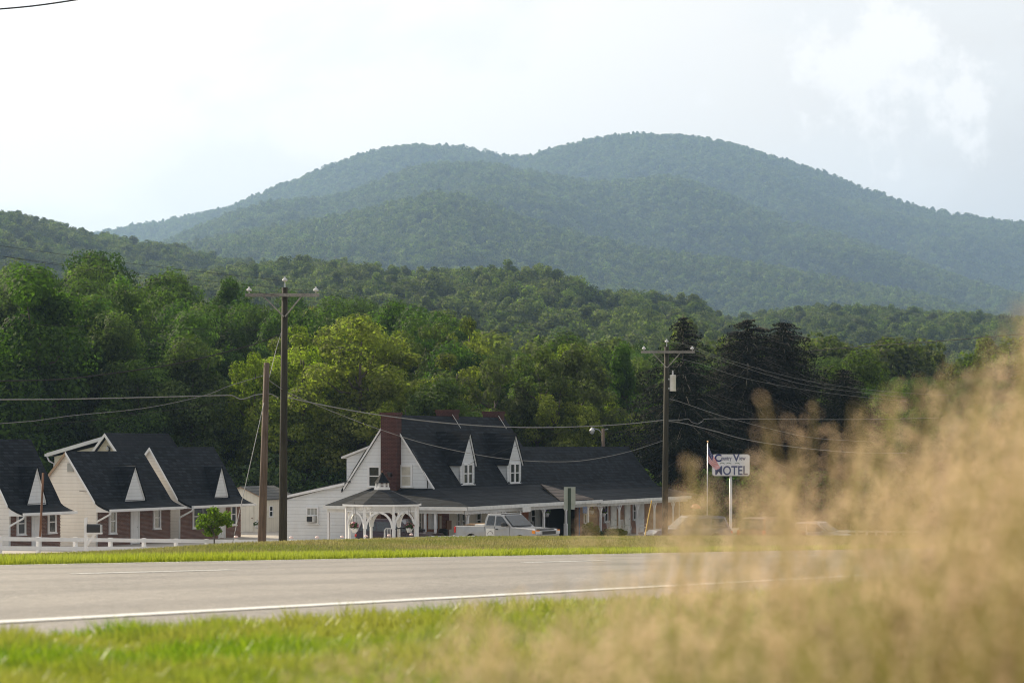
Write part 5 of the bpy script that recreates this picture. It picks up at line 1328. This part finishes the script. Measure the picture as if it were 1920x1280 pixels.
for key, pts, Yc, Yb, Yk, zb, th, amp, cell, s0, s1, px0, px1, st in (
        ('far', sky1, 6000, 4100, 7000, 120, 20, 190, 170, .95, 2.1, 60, 2080, 60), ('far', sky2, 4500, 2900, 5300, 80, 19, 150, 155, .9, 2.0, 180, 2080, 60),
        ('far', sky2b, 3300, 2000, 4000, 40, 18, 105, 140, .85, 1.9, 250, 2080, 60), ('near', sky3, 1800, 820, 2300, 10, 22, 34, 100, .8, 1.65, -180, 1100, 50),
        ('near', sky3b, 1240, 560, 1600, 6, 24, 20, 82, .75, 1.5, 150, 1520, 50), ('near', sky3c, 1500, 640, 1800, 4, 18, 20, 90, .75, 1.5, 1050, 2080, 50)):
    X, Yy, Z, Vv = hill('hill', pts, Yc, Yb, Yk, zb, th, int(Yc), amp, px0, px1, st, 460 if key == 'far' else 190)
    P = scatter(X, Yy, Z, cell, gh, s0, s1, Vv=Vv); SETS[key].append(P)
# the rest of the wood between the counted trees and the hills
fc = np.array([(x, y, gzf(x, y), gh.uniform(.75, 1.15)) for x, y in far_cells])
if len(fc): SETS['near'].append(fc)
def lib(prefix, n, nleaf, ls, nl, lr, mat, rx=4.6, rz=5.2, cz=7.5, seed0=500):
    c = bpy.data.collections.new(prefix)
    for i in range(n):
        g = np.random.default_rng(seed0+i); sh = 'cone' if i % 3 == 2 else 'round'
        f = .8 if sh == 'cone' else 1
        C, Rr, idx, d, P = crown_pts(g, 13, cz, rx*f*(.9+.25*g.random()), rz*(1.15 if sh == 'cone' else .95), nl, lr*f, nleaf, sh, -.75)
        V, Fc = leafquads(P, d+np.array([0, 0, .35]), ls, g, .65, .6)
        lt = g.random(len(C)); o = bulk(f'{prefix}_{i:02d}', V, Fc, mat, tint=np.clip(.55*lt[idx]+.45*g.random(len(idx)), 0, 1))
        COL.objects.unlink(o); c.objects.link(o)
    return c
def gn_scatter(name, P, coll, nvar):
    me = bpy.data.meshes.new(name); me.vertices.add(len(P)); me.vertices.foreach_set('co', np.ascontiguousarray(P[:, :3], np.float32).ravel())
    a = me.attributes.new('idx', 'INT', 'POINT'); a.data.foreach_set('value', gh.integers(0, nvar, len(P)).astype(np.int32))
    a = me.attributes.new('scl', 'FLOAT_VECTOR', 'POINT'); s = P[:, 3]; w = s*gh.uniform(.85, 1.2, len(P)); a.data.foreach_set('vector', np.stack([w, w, s], 1).astype(np.float32).ravel())
    a = me.attributes.new('rot', 'FLOAT_VECTOR', 'POINT'); r = np.zeros((len(P), 3)); r[:, 2] = gh.random(len(P))*6.28; a.data.foreach_set('vector', r.astype(np.float32).ravel())
    o = bpy.data.objects.new(name, me); COL.objects.link(o); o['kind'] = 'stuff'
    g = bpy.data.node_groups.new(name+'_nodes', 'GeometryNodeTree'); g.interface.new_socket('Geometry', in_out='INPUT', socket_type='NodeSocketGeometry'); g.interface.new_socket('Geometry', in_out='OUTPUT', socket_type='NodeSocketGeometry')
    n = g.nodes; l = g.links; gi = n.new('NodeGroupInput'); go = n.new('NodeGroupOutput'); ip = n.new('GeometryNodeInstanceOnPoints'); ci = n.new('GeometryNodeCollectionInfo')
    ci.inputs['Collection'].default_value = coll; ci.inputs['Separate Children'].default_value = True; ci.inputs['Reset Children'].default_value = True
    def na(nm, ty): x = n.new('GeometryNodeInputNamedAttribute'); x.data_type = ty; x.inputs['Name'].default_value = nm; return [q for q in x.outputs if q.enabled and q.name == 'Attribute'][0]
    mp_ = n.new('GeometryNodeMeshToPoints'); l.new(gi.outputs[0], mp_.inputs['Mesh'])
    l.new(mp_.outputs[0], ip.inputs['Points']); l.new(ci.outputs[0], ip.inputs['Instance']); ip.inputs['Pick Instance'].default_value = True
    l.new(na('idx', 'INT'), ip.inputs['Instance Index']); l.new(na('scl', 'FLOAT_VECTOR'), ip.inputs['Scale'])
    er = n.new('FunctionNodeEulerToRotation'); l.new(na('rot', 'FLOAT_VECTOR'), er.inputs[0]); l.new(er.outputs[0], ip.inputs['Rotation'])
    l.new(ip.outputs[0], go.inputs[0]); md = o.modifiers.new('scatter', 'NODES'); md.node_group = g; return o
Pf = np.concatenate(SETS['far']); Pn = np.concatenate(SETS['near']); print('forest points', len(Pf), len(Pn))
gn_scatter('distant_forest', Pf, lib('far_crown', 7, 520, .62, 26, 1.5, M['leaf_far']), 7)
gn_scatter('hillside_forest', Pn, lib('near_crown', 9, 3200, .3, 40, 1.25, M['leaf_far'], seed0=700), 9)

# ================================================================== grass
def blades(px, Yv, h, w, g, lean=.35, zf=None, tint=None, base_z=None):
    X = (px-CX)/F*Yv; n = len(X); Z = gz(X, Yv) if base_z is None else base_z
    az = g.random(n)*6.28; ln = h*lean*g.random(n); dx = np.cos(az)*ln; dy = np.sin(az)*ln
    a2_ = g.random(n)*3.14; wx = np.cos(a2_)*w/2; wy = np.sin(a2_)*w/2
    def P(f, hf, wf): return [np.stack([X+dx*f+s*wx*wf, Yv+dy*f+s*wy*wf, Z+h*hf-.01], 1) for s in (-1, 1)]
    r0 = P(0, 0, 1); r1 = P(.3, .55, .85); r2 = P(1, 1, .12)
    V = np.stack([r0[0], r0[1], r1[0], r1[1], r2[0], r2[1]], 1).reshape(-1, 3)
    b = np.arange(n)[:, None]*6; Fc = np.concatenate([b+np.array([0, 1, 3, 2]), b+np.array([2, 3, 5, 4])], 1).reshape(-1, 4)
    return V, Fc
gg_ = np.random.default_rng(123)
M['verge'] = grassmat('verge_grass_blades', [(.06, .17, .006), (.34, .46, .02), (.32, .34, .05)], .5, .9)
M['lawn'] = grassmat('mown_lawn_blades', [(.22, .2, .075), (.42, .37, .15), (.2, .23, .05)], .4, .35, .2)
M['fringe'] = grassmat('road_edge_grass', [(.2, .28, .015), (.45, .5, .05), (.36, .42, .06)], .5, .5, .2)
# near verge
n = 540000; px = gg_.uniform(-700, 2750, n); Yv = 3.6/(1-gg_.random(n)*.93)
X = (px-CX)/F*Yv; b = -X*C_+Yv*S_; a_ = X*S_+Yv*C_
edge = 3.98+.35*fbm(a_*1.3, a_*0, 3, 5)-.22
k = (b < edge) & (Yv < 60); px, Yv, b, a_ = px[k], Yv[k], b[k], a_[k]
h = (.03+.05*gg_.random(len(px)))*(.35+1.5*fbm(px/60+Yv*3, Yv*2.0, 3, 3))*np.clip(.8+Yv/60, .8, 1.6)
V, Fc = blades(px, Yv, h, .005+.0012*Yv/8, gg_, .7)
bulk('verge_grass', V, Fc, M['verge'], tint=np.repeat(gg_.random(len(px)), 2), kind='stuff')
# berm and road edge beyond the road
n = 380000; px = gg_.uniform(-300, 2250, n); bb = 15.02+gg_.random(n)**1.3*19; t = (px-CX)/F; Yv = bb/(S_-t*C_); k = (Yv > 0) & (Yv < 200); px, Yv, bb = px[k], Yv[k], bb[k]
h = .035+.04*gg_.random(len(px)); V, Fc = blades(px, Yv, h, .012*Yv/40, gg_, .5)
bulk('roadside_lawn', V, Fc, M['lawn'], tint=np.repeat(gg_.random(len(px)), 2), kind='stuff')
n = 76000; px = gg_.uniform(-300, 2250, n); bb = 14.93+gg_.random(n)**1.5*1.5; t = (px-CX)/F; Yv = bb/(S_-t*C_)
h = (.06+.1*gg_.random(n))*(1-.5*(bb-14.93)/1.5); V, Fc = blades(px, Yv, h, .012*Yv/40, gg_, .5)
bulk('road_edge_grass', V, Fc, M['fringe'], tint=np.repeat(gg_.random(len(px)), 2), kind='stuff')

# ---- tall dry seed grass close to the camera
def sg_mat():
    m = mat_new('dry_seed_heads'); t = NT(m); at = t.n('ShaderNodeAttribute', attribute_name='tint').outputs['Fac']
    c = t.mix(at, (.62, .43, .28), (.88, .69, .49)); d = t.n('ShaderNodeBsdfDiffuse', {'Color': c}); tr = t.n('ShaderNodeBsdfTranslucent', {'Color': c})
    t.n('ShaderNodeOutputMaterial', {'Surface': t.n('ShaderNodeMixShader', {0: .6, 1: d.outputs[0], 2: tr.outputs[0]}).outputs[0]}); return m
M['seed'] = sg_mat()
M['drystem'] = grassmat('dry_grass_stems', [(.28, .22, .09), (.5, .4, .2), (.26, .27, .07)], .4, 1.2, .2)
M['tallgreen'] = grassmat('tall_green_blades', [(.05, .1, .008), (.27, .33, .04), (.3, .25, .09)], .45, 1.5, .2)
top_x = [480, 620, 800, 950, 1080, 1160, 1230, 1300, 1400, 1500, 1600, 1680, 1760, 1850, 1920, 2050]
top_y = [1270, 1215, 1160, 1130, 1060, 960, 880, 850, 840, 770, 715, 660, 630, 590, 575, 560]
def stems(n, Y0, Y1, g, pxlo=480, pxhi=2700, dens=None):
    px = g.uniform(pxlo, pxhi, n*3); w = np.interp(px, *(dens or ([480, 800, 1100, 1300, 1500, 1650, 1760, 2700], [.06, .13, .34, .52, .42, .7, .95, 1])))
    px = px[g.random(n*3) < w][:n]; n = len(px); Yv = g.uniform(Y0, Y1, n); yt = np.interp(px, top_x, top_y)
    frac = g.random(n)**1.1; yt = yt + frac*(1230-yt)*.55 + g.normal(size=n)*12
    zt = EYE+(HY-yt)/F*Yv; X = (px-CX)/F*Yv; zb = EYE-.3-.0373*Yv
    k = zt-zb > .05; return px[k], X[k], Yv[k], zb[k], zt[k]
def tall_grass():
    g = np.random.default_rng(2024); px, X, Yv, zb, zt = stems(690, 1.0, 2.2, g); n = len(px); H = zt-zb
    lx = (.10+g.normal(size=n)*.10)*H; ly = g.normal(size=n)*.05*H
    # stems as thin ribbons, 3 pieces
    w = .0011; Vs = []
    for s in (-1, 1):
        for f in (0, .4, .75, 1): Vs.append(np.stack([X+lx*f*f+s*w*(1-.5*f), Yv+ly*f*f, zb+H*f], 1))
    V = np.stack(Vs, 1).reshape(-1, 3); b = np.arange(n)[:, None]*8; Fc = np.concatenate([b+np.array([i, i+4, i+5, i+1]) for i in range(3)], 1).reshape(-1, 4)
    bulk('tall_dry_grass', V, Fc, M['drystem'], tint=np.repeat(g.random(n), 3), kind='stuff')
    # airy seed heads
    cs = []; ds = []; ti = []
    for i in range(n):
        m = 100; hl = min(.15, H[i]*.5)*g.uniform(.7, 1.15); u = g.random(m)**.85
        rad = .022*np.sin(np.clip(u*1.05, 0, 1)*math.pi)**.7*g.random(m)**.5+.002; az = g.random(m)*6.28
        f = 1-u*hl/H[i]
        cs.append(np.stack([X[i]+lx[i]*f*f+rad*np.cos(az), Yv[i]+ly[i]*f*f+rad*np.sin(az), zb[i]+H[i]*f], 1)); ti.append(np.full(m, g.random())*.6+g.random(m)*.4)
    P = np.concatenate(cs); nn = g.normal(size=P.shape); nn /= np.linalg.norm(nn, axis=1)[:, None]
    V, Fc = leafquads(P, nn, .0021, g, .45, .3); bulk('grass_seed_heads', V, Fc, M['seed'], tint=np.concatenate(ti), kind='stuff')
    # leafy lower growth
    n = 7400; px = g.uniform(560, 2700, n*2); k = g.random(n*2) < np.interp(px, [560, 900, 1300, 1700, 2700], [.04, .15, .45, .9, 1]); px = px[k][:n]; n = len(px); Yv = g.uniform(1.1, 3.2, n)
    yt = np.interp(px, [560, 900, 1300, 1600, 1800, 1920, 2080], [1270, 1220, 1150, 1080, 980, 840, 760]); yt = yt+g.random(n)*(1270-yt)*.8
    zb = EYE-.3-.0373*Yv; h = np.clip(EYE+(HY-yt)/F*Yv-zb, .04, .6); V, Fc = blades(px, Yv, h, .0045, g, .45, base_z=zb)
    bulk('tall_green_grass', V, Fc, M['tallgreen'], tint=np.repeat(g.random(n), 2), kind='stuff')
tall_grass()
# dark dried weed heads among the grass
for i, (px, py, Y, s, lb) in enumerate(((1742, 1066, 1.5, .008, 'dark dried seed head standing highest in the tan grass at right'), (1680, 1175, 1.4, .007, 'dark seed head low in the grass left of its neighbours'),
        (1788, 1178, 1.5, .007, 'dark seed head low in the grass at the right'), (1893, 1120, 1.6, .008, 'dark seed head nearest the right edge'), (1535, 1185, 1.5, .006, 'leftmost dark seed head near the bottom edge'))):
    t = W(px, py, Y); zb = EYE-.3-.0373*Y; r = root('dried_weed', lb, 'weed', (t.x, t.y, zb), 0, 'dark dried weeds in the tall grass')
    h = t.z-zb; MB().tube([(0, 0, 0), (.004, 0, h*.6), (0, 0, h)], [.0016, .0012, .001], 5).build('stem', M['drystem'], r)
    MB().lathe([(0, h-s), (s*.8, h-s*.4), (s, h+s*.2), (s*.6, h+s), (0, h+s*1.2)], 9).build('seed_head', simple('dark_seed', (.05, .03, .02), .8), r, smooth=True)

# ================================================================== haze
def haze():
    m = mat_new('haze_volume'); t = NT(m)
    v = t.n('ShaderNodeVolumePrincipled', {'Color': (.39, .58, .86, 1), 'Density': HZ_D, 'Anisotropy': .3})
    t.n('ShaderNodeOutputMaterial', {'Volume': v.outputs[0]})
    o = MB().box(-8000, 8000, -5000, 9500, -16, 830).build('haze', m); o['kind'] = 'stuff'
HZ_D = 1.0e-4
haze()
